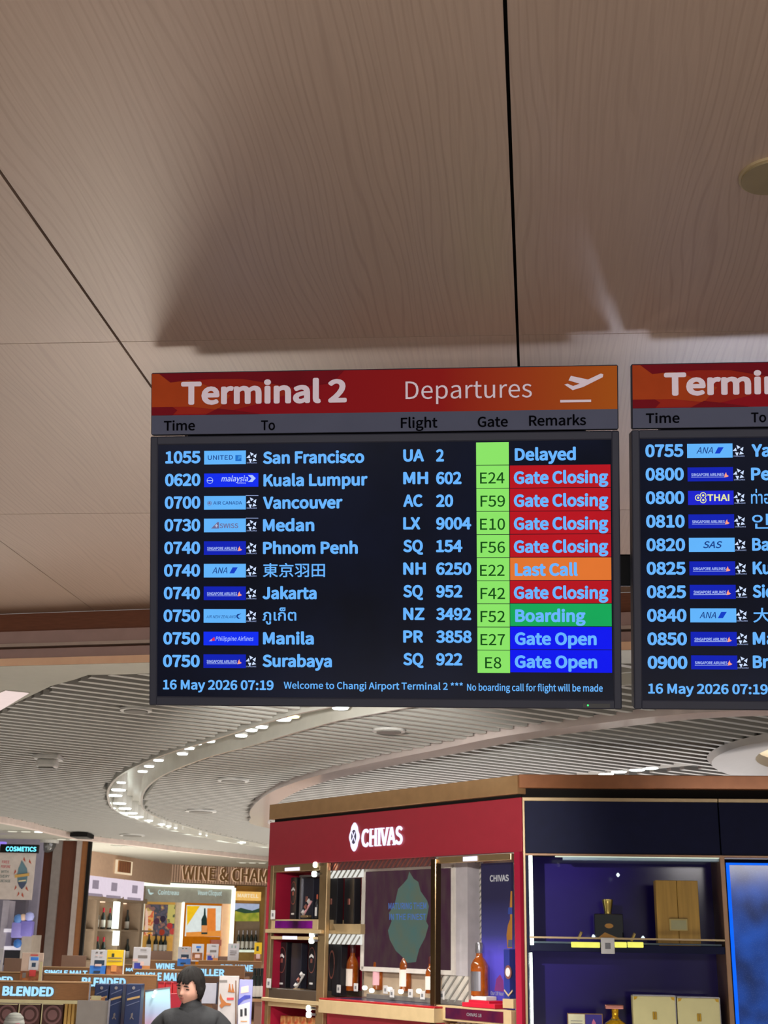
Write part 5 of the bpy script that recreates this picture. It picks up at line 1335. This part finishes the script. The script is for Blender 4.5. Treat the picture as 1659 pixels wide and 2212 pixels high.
g1, GA, ra = gondola(8.0, -70, 192, 2122, 2159, 'nearest brown gondola, with the large complete word BLENDED in pale blue letters', [('BLENDED', 5, 115, 2131, 2151.5)])
pb('light_strip', M_strip2, GA, -60, 2160, 190, 2167, -.03, -.005, g1, label='cream lit strip under the header')
g2, GB, rb_ = gondola(9.2, 92, 337, 2107, 2152, 'brown gondola with a half hidden word BLENDED behind three dark blue boxes', [('BLENDED', 176, 271, 2112, 2131)])
gondola(9.3, -80, 44, 2101, 2121, 'brown gondola whose lettering ends in ED behind the beige brochure', [('BLENDED', -60, 27, 2109, 2124)])
g3, GC_, _ = gondola(10.2, 286, 396, 2096, 2121, 'brown gondola with the words SINGLE MALT running behind the person', [('SINGLE MALT', 291, 396, 2101, 2118)])
gondola(11.0, 92, 240, 2091, 2112, 'brown gondola with SINGLE MALT lettering just above the nearest header', [('SINGLE MALT', 95, 188, 2096, 2107)])
gondola(11.6, 396, 528, 2087, 2112, 'brown gondola with lettering ending in LLER right of the person', [('DISTILLER', 396, 484, 2093, 2108)])
gondola(12.6, 428, 564, 2077, 2101, 'brown gondola with the words RED WINE beside the red cabinet', [('RED WINE', 476, 546, 2084, 2098)])
gondola(13.2, 318, 420, 2076, 2098, 'distant brown gondola with a partly covered word starting with W', [('WINE', 336, 377, 2081, 2093)])
gondola(13.8, 262, 316, 2085, 2104, 'small distant brown gondola behind the yellow brochure', [('MALT', 272, 300, 2091, 2098)])
# boxes on the nearest gondola
M_choc = mat('chocolate_box', '#3d2420', .4, noise=.15); M_med = mat('medallion_mauve', '#6b4a48', .35, .3); M_goldp = mat('gold_print', '#b49464', .4, .4)


def box3(fr, x0, y0, x1, y1, w1, dep, m, name, label, cat, group=None, bev=.003):
    u0, u1, v0, v1 = fr.rect(x0, y0, x1, y1, w1)
    t = empty(name, fr, ((u0 + u1) / 2, v0, w1 - dep / 2), label, cat, group)
    part('box_body', MB().box(u0, u1, v0, v1, w1 - dep, w1, bev), m, t)
    return t, (u0, u1, v0, v1)


for k, (a, b) in enumerate([(-12, 34), (37, 84), (87, 133)]):
    t, (u0, u1, v0, v1) = box3(GA, a, 2168, b, 2262, -.03, .12, M_choc, 'gift_box', 'chocolate brown gift box with a round medallion, %s under the word BLENDED' % ['first', 'middle one', 'third'][k], 'gift box', 'brown medallion boxes under the nearest header')
    uc, vc = (u0 + u1) / 2 + .005, GA.px(60, 2192)[1]
    part('medallion', MB().disc(uc, vc, .052, -.03, -.026, 24), M_med, t); part('medallion_ring', MB().disc(uc, vc, .040, -.026, -.024, 24), M_choc, t); part('medallion_centre', MB().disc(uc, vc, .028, -.024, -.021, 20), M_med, t)
    part('gold_band', MB().poly([(u0 + .02, vc - .085), (u1 - .01, vc - .05), (u1 - .01, vc - .066), (u0 + .02, vc - .10)][::-1], -.03, -.027), M_goldp, t)
    part('cream_edge', MB().box(u0, u0 + .005, v0, v1, -.03, -.028).box(u0, u1, v1 - .005, v1, -.0279, -.0275), M_strip2, t)
for k in range(3):
    t, _ = box3(GA, 136 + 8 * k, 2166, 143 + 8 * k, 2262, -.03, .1, mat('gold_tin', '#b28c4c', .3, .5), 'slim_tin', 'slim gold tin, %s in the row beside the brown medallion boxes' % ['first', 'middle one', 'last'][k], 'tin', 'slim gold tins on the nearest gondola')
u0, u1, v0, v1 = GA.rect(163, 2161, 233, 2262, .08)
t = empty('acrylic_holder', GA, ((u0 + u1) / 2, v0, .08), 'translucent mauve grey acrylic panel standing beside the nearest header board', 'display stand')
part('panel', MB().box(u0, u1, v0, v1, .074, .08, .001), M_acr, t); pb('clear_edge', M_silv, GA, 231, 2159, 234, 2262, .07, .085, t); pb('clear_edge', M_silv, GA, 192, 2126, 195, 2161, .06, .066, t); pb('card', M_strip2, GA, 197, 2151, 218, 2160, .06, .064, t); pb('foot', M_acr, GA, 163, 2258, 233, 2264, .0, .1, t)
# striped headwear
u, v = GA.px(31, 2205, .35)
t = empty('striped_cap', GA, (u, v - .04, .35), 'grey and white striped knitted cap with a red patch at the lower left', 'cap')
pr = [(.058, v - .045), (.056, v - .01), (.047, v + .02), (.028, v + .038), (.004, v + .044)]
part('knit', MB().lathe(pr, u, .35, 20), mat('grey_white_stripes', '#a9a8a0', .9, noise=.1, col2='#2c2a2a', scale=2, stretch=(3, 28, 3)), t, smooth=True)
part('red_patch', MB().box(u + .015, u + .045, v - .04, v - .012, .385, .405, .006), mat('red_wool', '#b02848', .9), t); part('brim', MB().lathe([(.059, v - .05), (.062, v - .046), (.059, v - .038)], u, .35, 20), M_dark, t)
# blue boxes
M_nbox = mat('navy_carton', '#232d4c', .4, noise=.06); M_nboxs = mat('navy_carton_side', '#1a2136', .45)
for k, (a, b, w) in enumerate([(200, 230, .45), (232, 261, .45), (268, 301, .50)]):
    t, (u0, u1, v0, v1) = box3(GB, a, 2126, b, 2262, w, .12, M_nbox, 'carton', 'dark blue carton with diagonal silver lines, %s' % ['partly behind the acrylic panel', 'middle one of three', 'next to the icy panel'][k], 'box', 'dark blue cartons standing behind the acrylic panel')
    uc = (u0 + u1) / 2; H = v1 - v0; pz = lambda y: GB.px((a + b) / 2, y, w)[1]
    part('silver_dot', MB().disc(uc, pz(2134), .010, w, w + .003, 14), M_silv, t)
    for y in (2145, 2170): part('diagonal_line', MB().poly([(u0 + .012, pz(y) - .01), (u1 - .006, pz(y) + .018), (u1 - .006, pz(y) + .023), (u0 + .012, pz(y) - .005)], w, w + .002), mat('slate_line', '#5a607a', .4), t)
    part('gold_script', MB().poly([(u0 + .012, pz(2160) - .004), (u1 - .006, pz(2160) + .014), (u1 - .006, pz(2160) + .026), (u0 + .012, pz(2160) + .008)], w, w + .002), M_goldp, t)
    y = pz(2202); part('walking_figure', MB().poly([(uc - .012, y), (uc - .004, y + .02), (uc - .006, y + .032), (uc + .004, y + .04), (uc + .008, y + .028), (uc + .004, y + .016), (uc + .016, y), (uc + .01, y), (uc, y + .01), (uc - .006, y)], w, w + .002), M_silv, t)
    part('foot_plinth', MB().box(u0, u1, 0, v0, w - .12, w), M_gbrown, t)
# cards and brochures on the gondola tops
cardn = [0]


def card(D, x0, y0, x1, y1, label, base, parts, group='brochure cards on the gondola tops', rnd=.006):
    fr = fr_at(D); u0, u1, v0, v1 = fr.rect(x0, y0, x1, y1, 0)
    t = empty('brochure_stand', fr, ((u0 + u1) / 2, v0, 0), label, 'brochure', group)
    part('card_face', MB().box(u0, u1, v0, v1, -.006, 0, rnd if rnd > .004 else 0), base, t)
    part('rear_strut', MB().poly([(u0 + (u1 - u0) * .45, v0), (u0 + (u1 - u0) * .55, v0), (u0 + (u1 - u0) * .52, v1 - .03), (u0 + (u1 - u0) * .48, v1 - .03)], -.04, -.006), M_tag, t)
    for i, (nm, a, b, c, d, m) in enumerate(parts):
        z = .001 * (i + 1)
        part(nm, MB().box(u0 + (u1 - u0) * a, u0 + (u1 - u0) * c, v1 - (v1 - v0) * d, v1 - (v1 - v0) * b, z - .001, z), m, t)
    return t


cW = mat('card_white', '#bdbabd', .5); cB = mat('card_blue', '#2b52b8', .45, col2='#4aa0e0', scale=4); cY = mat('card_yellow', '#e0b820', .5); cBe = mat('card_beige', '#b8a090', .5); cBr = mat('card_brown', '#6a4030', .5, col2='#b07040', scale=25)
cN = mat('card_navy', '#2c3c50', .5); cI = mat('card_indigo', '#3a409c', .5, noise=.2, scale=20); cO = mat('card_orange', '#d08a50', .5); cR = mat('card_red', '#c04040', .5); cT = mat('card_text', '#77706c', .6); cP = mat('card_peach', '#d8b8b0', .5); cG = mat('card_green', '#3a4028', .5)
white_blue = [('blue_field', 0, .62, 1, 1, cB), ('picture', .25, .40, .85, .60, cN), ('text_line', .3, .07, .42, .12, cT), ('text_line', .55, .07, .70, .12, cT), ('text_line', .3, .2, .45, .24, cP), ('text_line', .55, .2, .75, .24, cP), ('logo', .25, .82, .65, .90, cN), ('sparkle', .3, .55, .7, .64, cP)]
violet = [('bottle_picture', .28, .35, .82, .48, cT), ('violet_field', .1, .68, .55, 1, cI), ('orange_field', .55, .8, 1, .95, cO), ('text_line', .4, .1, .75, .14, cT), ('pink_shape', .0, .5, .3, .62, cP), ('pink_shape', .45, .62, .65, .8, cP)]
card(8.05, 45, 2058, 92, 2122, 'beige brochure with a red tag and brown still life on the nearest gondola', cBe, [('brown_picture', 0, .62, .85, .95, cBr), ('white_panel', .35, .12, .8, .58, cW), ('blue_title', .42, .15, .78, .26, cB), ('digits', .5, .34, .68, .48, cN), ('red_tag', .42, .58, .72, .8, cR), ('red_line', .4, .06, .75, .1, cR), ('cream_edge', .88, .3, 1, 1, M_strip2), ('figure', .12, .68, .28, .85, cT), ('cream_foot', 0, .95, 1, 1, M_strip2)])
card(9.35, -20, 2048, 6, 2101, 'white card edge cut off at the left side of the picture', cW, [('violet_print', .3, .5, .8, .7, cI)])
card(9.25, 195, 2052, 231, 2107, 'white and blue brochure touching the yellow one', cW, white_blue)
card(9.25, 229, 2052, 269, 2107, 'yellow brochure with a brown picture foot, right of the large white and blue one', cY, [('brown_picture', 0, .62, .92, .96, cBr), ('black_mark', .28, .14, .42, .28, cG), ('text_line', .08, .3, .85, .33, cT), ('text_line', .08, .42, .85, .45, cT), ('orange_mark', .3, .6, .6, .85, cO), ('white_edge', .93, .0, 1, 1, cW), ('red_foot', 0, .95, .92, 1, cR)])
card(10.3, 287, 2046, 325, 2096, 'white card with a violet foot and a bottle picture left of the person', cW, violet)
card(11.65, 384, 2045, 412, 2087, 'white and blue brochure just above the head of the person', cW, white_blue)
card(12.65, 414, 2039, 440, 2077, 'white card with a blue heading and pink brown picture above the person', cW, [('picture', .05, .5, .9, .92, cBr), ('blue_title', .35, .12, .75, .24, cB), ('digits', .45, .28, .62, .42, cN), ('pink_tag', .3, .6, .7, .8, cP)])
card(12.65, 446, 2039, 472, 2077, 'white card with a violet foot in front of the orange plinth', cW, violet)
card(12.65, 492, 2038, 516, 2077, 'plain whitish card with two tiny bottles printed near its top', cW, [('bottle_print', .3, .1, .42, .25, mat('pale_green_print', '#8aa09a', .5)), ('bottle_print', .6, .12, .72, .25, MATS['pale_green_print']), ('text_line', .2, .4, .8, .43, cT), ('text_line', .2, .5, .8, .53, cT), ('text_line', .2, .6, .7, .63, cT)])
card(12.65, 549, 2036, 565, 2077, 'small yellow card beside the red cabinet edge', cY, [('brown_picture', 0, .62, 1, 1, cBr), ('black_mark', .3, .2, .6, .45, cG), ('peach_mark', .3, .6, .8, .85, cP)])
for k, (D, x0, y0, x1, y1, lb) in enumerate([(9.36, 8, 2070, 48, 2101, 'plain brown card back behind the beige brochure'), (11.06, 132, 2064, 186, 2091, 'plain brown rounded card back left of the white and blue brochure'), (13.26, 318, 2054, 372, 2076, 'plain brown card back between two brochures under the dark bottles'), (12.66, 470, 2066, 500, 2077, 'small dark brown card back beside the plain whitish card')]):
    card(D, x0, y0, x1, y1, lb, M_gback, [], 'plain brown card backs')
# red packs, icy panel, white screen, roll up banners, wine bottles
for k in range(3):
    t, _ = box3(GC_, 341 + 16 * k, 2121, 356 + 16 * k, 2146, .1, .1, mat('red_pack', '#c02830', .35, noise=.15), 'red_pack', 'red pack under SINGLE MALT left of the person, %s' % ['first', 'second', 'third partly behind the hair'][k], 'box', 'red packs under the single malt header')
    pb('pack_lid', mat('deep_red', '#8c1820', .4), GC_, 343 + 16 * k, 2121, 354 + 16 * k, 2126, .1, .104, t)
box3(GC_, 355, 2146, 390, 2200, .12, .1, mat('crimson_carton', '#a82838', .4), 'red_carton', 'larger crimson carton behind the shoulder of the person', 'box')
FI = fr_at(9.05)
t = empty('icy_panel', FI, (FI.px(340, 2260)[0], .9, 0), 'glossy panel fading from icy blue to pink, left of the person in black', 'display panel')
m = bpy.data.materials.new('icy_to_pink_panel'); m.use_nodes = True; nt = m.node_tree; N = nt.nodes.new; L = nt.links.new; b = nt.nodes['Principled BSDF']
tc = N('ShaderNodeTexCoord'); sx = N('ShaderNodeSeparateXYZ'); L(tc.outputs['Object'], sx.inputs[0]); mr = N('ShaderNodeMapRange'); hgt = FI.px(340, 2140)[1] - .9; mr.inputs[1].default_value = hgt - .28; mr.inputs[2].default_value = hgt; L(sx.outputs[1], mr.inputs[0])
rr = N('ShaderNodeValToRGB'); e = rr.color_ramp.elements; e[0].position = 0; e[0].color = lin('#c87888') + (1,); e[1].position = 1; e[1].color = lin('#a8d8e0') + (1,); q = e.new(.5); q.color = lin('#a0a8c4') + (1,)
L(mr.outputs[0], rr.inputs[0]); L(rr.outputs[0], b.inputs['Base Color']); L(rr.outputs[0], b.inputs['Emission Color']); b.inputs['Emission Strength'].default_value = .22; b.inputs['Roughness'].default_value = .12
part('panel', MB().poly([FI.px(x, y) for x, y in [(314, 2142), (366, 2134), (370, 2262), (312, 2262)]][::-1], -.03, 0), m, t); part('edge', MB().poly([FI.px(x, y, .002) for x, y in [(313, 2139), (367, 2132), (367, 2135), (313, 2143)]][::-1], -.03, .003), M_silv, t)
part('foot', MB().box(FI.px(312, 2262)[0], FI.px(370, 2262)[0], 0, FI.px(340, 2262)[1], -.1, 0), M_gbrown, t)
for x, y, r in ((335, 2143, .012), (331, 2152, .01)):
    u, v = FI.px(x, y, .03); part('glint_lamp', MB().lathe([(.004, v - r), (r, v), (.004, v + r)], u, .03, 10), M_led2, t, smooth=True)
FS = fr_at(9.8)
t, r_ = box3(FS, 436, 2124, 469, 2168, 0, .02, mat('pale_lilac_panel', '#a9a8b4', .35), 'white_panel', 'pale lilac white sloping panel behind the shoulder of the person', 'panel')
pb('dark_edge', M_bez, FS, 467, 2122, 470, 2170, -.02, .003, t)
part('stand', MB().box(r_[0] + .03, r_[1] - .03, 0, r_[2], -.06, -.02), M_gbrown, t)
FB = fr_at(9.0)


def banner(fr, x0, y0, x1, y1, base, label, items):
    u0, u1, v0, v1 = fr.rect(x0, y0, x1, y1, 0)
    t = empty('display_banner', fr, ((u0 + u1) / 2, 0, 0), label, 'banner')
    part('banner_face', MB().box(u0, u1, .12, v1, -.02, 0, .002), base, t)
    part('banner_foot', MB().box(u0 - .02, u1 + .02, 0, .12, -.1, .06, .004), M_blk, t)
    for i, (nm, pts, mm) in enumerate(items): part(nm, MB().poly([fr.px(x, y, .002 + .001 * i) for x, y in pts][::-1], .001 + .001 * i, .002 + .001 * i), mm, t)
    return t


cAm = mat('print_amber', '#a06030', .5); cLv = mat('print_lilac', '#8e8ec0', .5, noise=.08)
sq = lambda x0, y0, x1, y1: [(x0, y0), (x1, y0), (x1, y1), (x0, y1)]
banner(FB, 470, 2108, 513, 2262, mat('banner_white', '#b0a8a6', .5), 'white standing banner with amber bottle prints and a brown flourish', [
    ('title_print', sq(474, 2117, 491, 2122), cT), ('bottle_print', [(495, 2125), (497, 2125), (498, 2133), (500, 2143), (492, 2143), (494, 2133)], cAm), ('bottle_print', [(501, 2126), (503, 2126), (504, 2134), (507, 2144), (499, 2144), (501, 2134)], cAm),
    ('flourish', [(476, 2145), (481, 2158), (489, 2166), (500, 2168), (498, 2172), (486, 2172), (478, 2178), (474, 2172), (478, 2166), (474, 2156)], cAm), ('small_print', sq(490, 2155, 505, 2160), cR), ('side_shade', sq(508, 2118, 511, 2212), M_gback)])
banner(fr_at(8.9), 514, 2116, 543, 2262, cLv, 'lilac standing banner with a white price panel and a square code frame', [
    ('cream_badge', [(521, 2132), (537, 2129), (537, 2143), (520, 2146)], cP), ('wave', [(514, 2160), (528, 2150), (541, 2150), (541, 2156), (526, 2160), (514, 2172)], cI), ('white_field', [(514, 2172), (540, 2164), (538, 2262), (514, 2262)], cW), ('price_digits', sq(519, 2180, 524, 2196), M_blk), ('price_digits', sq(528, 2178, 533, 2194), M_blk), ('orange_line', sq(520, 2205, 534, 2207), cO)])
for k, (x, lb) in enumerate([(548, 'dark wine bottle under RED WINE, next to the lilac banner'), (556, 'dark wine bottle under RED WINE, middle of three'), (564, 'dark wine bottle under RED WINE, against the red cabinet')]):
    winebottle(fr_at(11.5), x, 2158, .1, .24, lb, 'dark wine bottles under the red wine header', M_wineg)
fw = fr_at(11.5); u0, u1, v0, v1 = fw.rect(544, 2158, 570, 2164, .2)
t = empty('bottle_table', fw, ((u0 + u1) / 2, 0, .1), 'small cream shelf under the dark wine bottles beside the red cabinet', 'table')
part('table_top', MB().box(u0, u1, v0, v1, .0, .2, .003), M_gtop, t); part('pedestal', MB().box(u0 + .02, u1 - .02, 0, v0, .03, .17), M_gback, t)

# ================================================================ the person
PD = 8.6
PFr = fr_at(PD)
hu, hv = PFr.px(410, 2132)      # centre of the head
px_, py_, hzc = hu, PD, hv
M_skin = mat('skin', '#bd8f7c', .5, noise=.04, scale=8); M_hair = mat('black_hair', '#15110f', .6, noise=.5, scale=60, stretch=(8, 8, 1), spec=.25, bump=.6); M_knit = mat('black_knit', '#2a2a2c', .85, noise=.12, scale=40, bump=.2)
M_eye = mat('dark_eye', '#1c1412', .3); M_lip = mat('lips', '#9a5a4e', .5); M_trou = mat('dark_trousers', '#1c1d24', .8); M_shoe = mat('black_shoe', '#101012', .4)


def skin_mesh(name, joints, edges, root=0, sub=1):
    me = bpy.data.meshes.new(name); me.from_pydata([j[0] for j in joints], edges, [])
    o = bpy.data.objects.new(name, me); C.objects.link(o)
    md = o.modifiers.new('s', 'SKIN'); sd_ = o.modifiers.new('u', 'SUBSURF'); sd_.levels = sub; sd_.render_levels = sub
    for i, j in enumerate(joints):
        r = j[1] if isinstance(j[1], tuple) else (j[1], j[1])
        me.skin_vertices[0].data[i].radius = r; me.skin_vertices[0].data[i].use_root = (i == root)
    bpy.context.view_layer.update()
    dg = bpy.context.evaluated_depsgraph_get(); m2 = bpy.data.meshes.new_from_object(o.evaluated_get(dg)); bpy.data.objects.remove(o)
    return m2


Hc = Vector((px_, py_, hzc))


def bp_(x, y, z): return (px_ + x, py_ + y, z)


zt = hzc - .172       # shoulder height
def joints(ex, arms=True):
    J = [(bp_(.02, .02, .88), (.135 + ex, .10 + ex)), (bp_(.02, .02, 1.05), (.125 + ex, .095 + ex)), (bp_(.02, .02, zt - .10), (.165 + ex, .115 + ex)), (bp_(.02, .02, zt - .015), (.10 + ex, .085 + ex) if ex else (.075, .06)), (bp_(.018, .01, zt + .05), .058 + ex), (bp_(.0, -.005, hzc - .06), .052 + ex * .4)]
    E_ = [(0, 1), (1, 2), (2, 3), (3, 4), (4, 5)]
    for s in (-1, 1):
        a = len(J); J += [(bp_(.02 + s * .14, .02, zt - .035), (.048 if ex == 0 else .082)), (bp_(.02 + s * .205, .03, zt - .085), (.046 if ex == 0 else .084)), (bp_(.02 + s * .25, .03, zt - .28), .048 + ex), (bp_(.02 + s * .16, -.16, zt - .40), .031 + ex), (bp_(.02 + s * .11, -.24, zt - .41), (.030 + ex, .018 + ex))]
        E_ += [(3, a), (a, a + 1), (a + 1, a + 2), (a + 2, a + 3), (a + 3, a + 4)]
    return J, E_


J, E_ = joints(0)
for s, w in ((-1, 10), (1, 15)):
    hx, hy, hz_ = J[w][0]
    J.append(((hx - s * .01, hy - .05, hz_ - .01), (.034, .015))); E_.append((w, len(J) - 1)); pm = len(J) - 1
    for f in range(4):
        b0 = (hx - s * .01 + (f - 1.5) * .019, hy - .085, hz_ - .012); ln = (.030, .034, .031, .024)[f]
        J += [(b0, .009), ((b0[0], b0[1] - ln, b0[2] - .004), .008), ((b0[0], b0[1] - ln * 1.7, b0[2] - .018), .007)]
        E_ += [(pm, len(J) - 3), (len(J) - 3, len(J) - 2), (len(J) - 2, len(J) - 1)]
    J += [((hx - s * .04, hy - .03, hz_ - .012), .0105), ((hx - s * .055, hy - .06, hz_ - .02), .009)]; E_ += [(w, len(J) - 2), (len(J) - 2, len(J) - 1)]
for s in (-1, 1):
    a = len(J); J += [(bp_(.02 + s * .09, .02, .80), .085), (bp_(.02 + s * .10, .01, .46), .056), (bp_(.02 + s * .10, .03, .09), .038), (bp_(.02 + s * .10, -.03, .045), .036), (bp_(.02 + s * .105, -.13, .035), .030)]
    E_ += [(0, a), (a, a + 1), (a + 1, a + 2), (a + 2, a + 3), (a + 3, a + 4)]
body = skin_mesh('body', J, E_)
bm = bmesh.new(); bm.from_mesh(body)
for f in bm.faces: f.material_index = 0
# head, shaped from a dense sphere; +Y is the face before turning
g_ = lambda a, s: math.exp(-(a / s) ** 2)


def head_pt(x, y, z, grow=1.):
    X, Y, Z = x * .077, y * .094, z * .112
    if z < 0:
        k = (-z) ** 1.5; X *= 1 - .12 * k; Y = Y * (1 - .06 * k) + .010 * k
    if y > 0: Y *= .95 + .05 * (1 - abs(x))
    X *= 1 + .10 * g_(z + .30, .35) * (1 if y > 0 else 0)
    if grow == 1 and y > .3:
        Y += .020 * g_(x, .12) * g_(z + .20, .11) + .010 * g_(x, .10) * g_(z + .02, .18)
        Y -= .010 * (g_(x - .36, .17) + g_(x + .36, .17)) * g_(z - .03, .11)
        Y += .005 * (g_(x - .45, .2) + g_(x + .45, .2)) * g_(z + .3, .2)
        Y += .006 * g_(x, .24) * (g_(z + .45, .05) + 1.1 * g_(z + .56, .06)) - .004 * g_(x, .25) * g_(z + .505, .025)
        Y += .004 * (g_(x - .35, .25) + g_(x + .35, .25)) * g_(z - .2, .06) + .008 * g_(x, .25) * g_(z + .85, .15)
    return Vector((X, Y, Z)) * grow * .93


Rh = Matrix.Rotation(math.radians(6), 3, 'Y') @ Matrix.Rotation(math.radians(180 - 25), 3, 'Z') @ Matrix.Rotation(math.radians(-14), 3, 'X')


def add_sphere(bmx, fn, mi, seg=56, rings=44):
    vs = []
    for i in range(1, rings):
        t_ = math.pi * i / rings
        vs.append([bmx.verts.new(fn(math.sin(t_) * math.cos(2 * math.pi * k / seg), math.sin(t_) * math.sin(2 * math.pi * k / seg), math.cos(t_))) for k in range(seg)])
    top = bmx.verts.new(fn(0, 0, 1)); bot = bmx.verts.new(fn(0, 0, -1)); fs = []
    for a, b in zip(vs, vs[1:]):
        for k in range(seg): fs.append(bmx.faces.new((a[k], b[k], b[(k + 1) % seg], a[(k + 1) % seg])))
    for k in range(seg):
        fs.append(bmx.faces.new((top, vs[0][k], vs[0][(k + 1) % seg]))); fs.append(bmx.faces.new((bot, vs[-1][(k + 1) % seg], vs[-1][k])))
    for f in fs: f.material_index = mi; f.smooth = True
    return fs


add_sphere(bm, lambda x, y, z: Hc + Rh @ head_pt(x, y, z), 0)
for s in (-1, 1):
    e_ = head_pt(s * .37, .93, .04) + Vector((0, -.003, 0))
    add_sphere(bm, lambda x, y, z: Hc + Rh @ (e_ * 1.0 + Vector((x * .0165, y * .009, z * .0048 - abs(x) * .001))), 1, 14, 8)
    br = head_pt(s * .36, .91, .24)
    add_sphere(bm, lambda x, y, z: Hc + Rh @ (br + Vector((x * .021, y * .008, z * .005 - x * x * .003))), 1, 12, 8)
    ea = Vector((s * .074, -.006, -.008)); add_sphere(bm, lambda x, y, z: Hc + Rh @ (ea + Vector((x * .010, y * .018, z * .030))), 0, 12, 10)
    lu = head_pt(0, .98, -.445 if s < 0 else -.56); add_sphere(bm, lambda x, y, z: Hc + Rh @ (lu + Vector((x * .017, y * .004 - .0055, z * (.0032 if s < 0 else .0042)))), 2, 14, 8)
for s in (-1, 1):
    no = head_pt(s * .075, .99, -.26) + Vector((s * .002, -.001, -.003)); add_sphere(bm, lambda x, y, z: Hc + Rh @ (no + Vector((x * .0045, y * .004, z * .0022))), 1, 8, 6)
MI = [f.material_index for f in bm.faces]
bm.to_mesh(body); bm.free()
for p_ in body.polygons: p_.use_smooth = True
person = bpy.data.objects.new('person', None); C.objects.link(person); person.location = (px_ + .02, py_ + .02, 0)
tag(person, 'person with short black hair in a black high necked top, looking down', 'person')


def pmesh(name, me, mats_, label=None):
    while len(me.materials): me.materials.pop()
    idx = [p_.material_index for p_ in me.polygons]
    for q in mats_: me.materials.append(q)
    me.transform(Matrix.Translation((-px_ - .02, -py_ - .02, 0)))
    o = bpy.data.objects.new(name, me); C.objects.link(o); o.parent = person
    if label: o['label'] = label
    return o


bo = pmesh('body', body, [M_skin, M_eye, M_lip])
for p_, mi_ in zip(bo.data.polygons, MI): p_.material_index = mi_
J, E_ = joints(.016)
# sleeves stop at the wrist
sw = skin_mesh('sweater', J, E_, sub=2)
for p_ in sw.polygons: p_.use_smooth = True
pmesh('sweater', sw, [M_knit], 'black high necked knitted top')
cm = MB(); cm.lathe([(.072, zt - .03), (.074, zt + .012), (.070, zt + .035), (.066, zt + .052), (.060, zt + .053)], px_ + .012, 0, 24)
for v_ in cm.bm.verts: v_.co = Vector((v_.co.x - (v_.co.y - zt) * .12, py_ + .004 + v_.co.z, v_.co.y))
cme = cm.mesh('collar', smooth=True); pmesh('collar', cme, [M_knit])
Jt = [(bp_(.02, .02, .98), (.148, .112)), (bp_(.02, .02, .86), (.155, .12))]; Et = [(0, 1)]
for s in (-1, 1):
    a = len(Jt); Jt += [(bp_(.02 + s * .09, .02, .78), .098), (bp_(.02 + s * .10, .01, .46), .075), (bp_(.02 + s * .10, .03, .10), .062)]; Et += [(1, a), (a, a + 1), (a + 1, a + 2)]
tr_ = skin_mesh('trousers', Jt, Et)
pmesh('trousers', tr_, [M_trou], 'dark trousers')
for s in (-1, 1):
    sb = bmesh.new(); add_sphere(sb, lambda x, y, z: Vector((px_ + .02 + s * .103 + x * .048, py_ - .05 + y * .135, max(0.0, .045 + z * .05))), 0, 20, 14)
    me = bpy.data.meshes.new('shoe'); sb.to_mesh(me); sb.free(); pmesh('shoe', me, [M_shoe])
# hair
hb_ = bmesh.new()


def hair_pt(x, y, z):
    pole = 1 - abs(z) ** 6
    n = pole * (.06 * math.sin(17 * math.atan2(y, x) + 4 * z) + .02 * math.sin(41 * math.atan2(y, x)) + .02 * math.sin(9 * x + 7 * z))
    g = 1.09 - .03 * max(0, z) ** 2 + n * .5
    p = head_pt(x, y, z, g)
    if y < .25 and z < 0: p.x *= 1.05 + .1 * (-z)
    return Hc + Rh @ (p + Vector((0, -.006, .006)))


fs = add_sphere(hb_, hair_pt, 0, 72, 48)
inv = Rh.transposed()
kill = []
for f in fs:
    c = inv @ (f.calc_center_median() - Hc); x, y, z = c.x / .080, c.y / .094, c.z / .112
    fringe = .34 + .05 * math.sin(19 * x) + .06 * math.sin(8 * x + 1) + .10 * abs(x)
    side = -.60 if y < .3 else -.50
    if (y > (-.30 if x > 0 else .18) and (abs(x) < .97 or x > 0) and z < fringe - (max(0, (-x - .78)) * 3.5)) or z < -.62 or (y > .05 and z < side + max(0, y) * .5): kill.append(f)
bmesh.ops.delete(hb_, geom=kill, context='FACES')
r = bmesh.ops.solidify(hb_, geom=list(hb_.faces), thickness=-.008)
me = bpy.data.meshes.new('hair'); hb_.to_mesh(me); hb_.free()
for p_ in me.polygons: p_.use_smooth = True
pmesh('hair', me, [M_hair], 'short black hair with a ragged fringe')
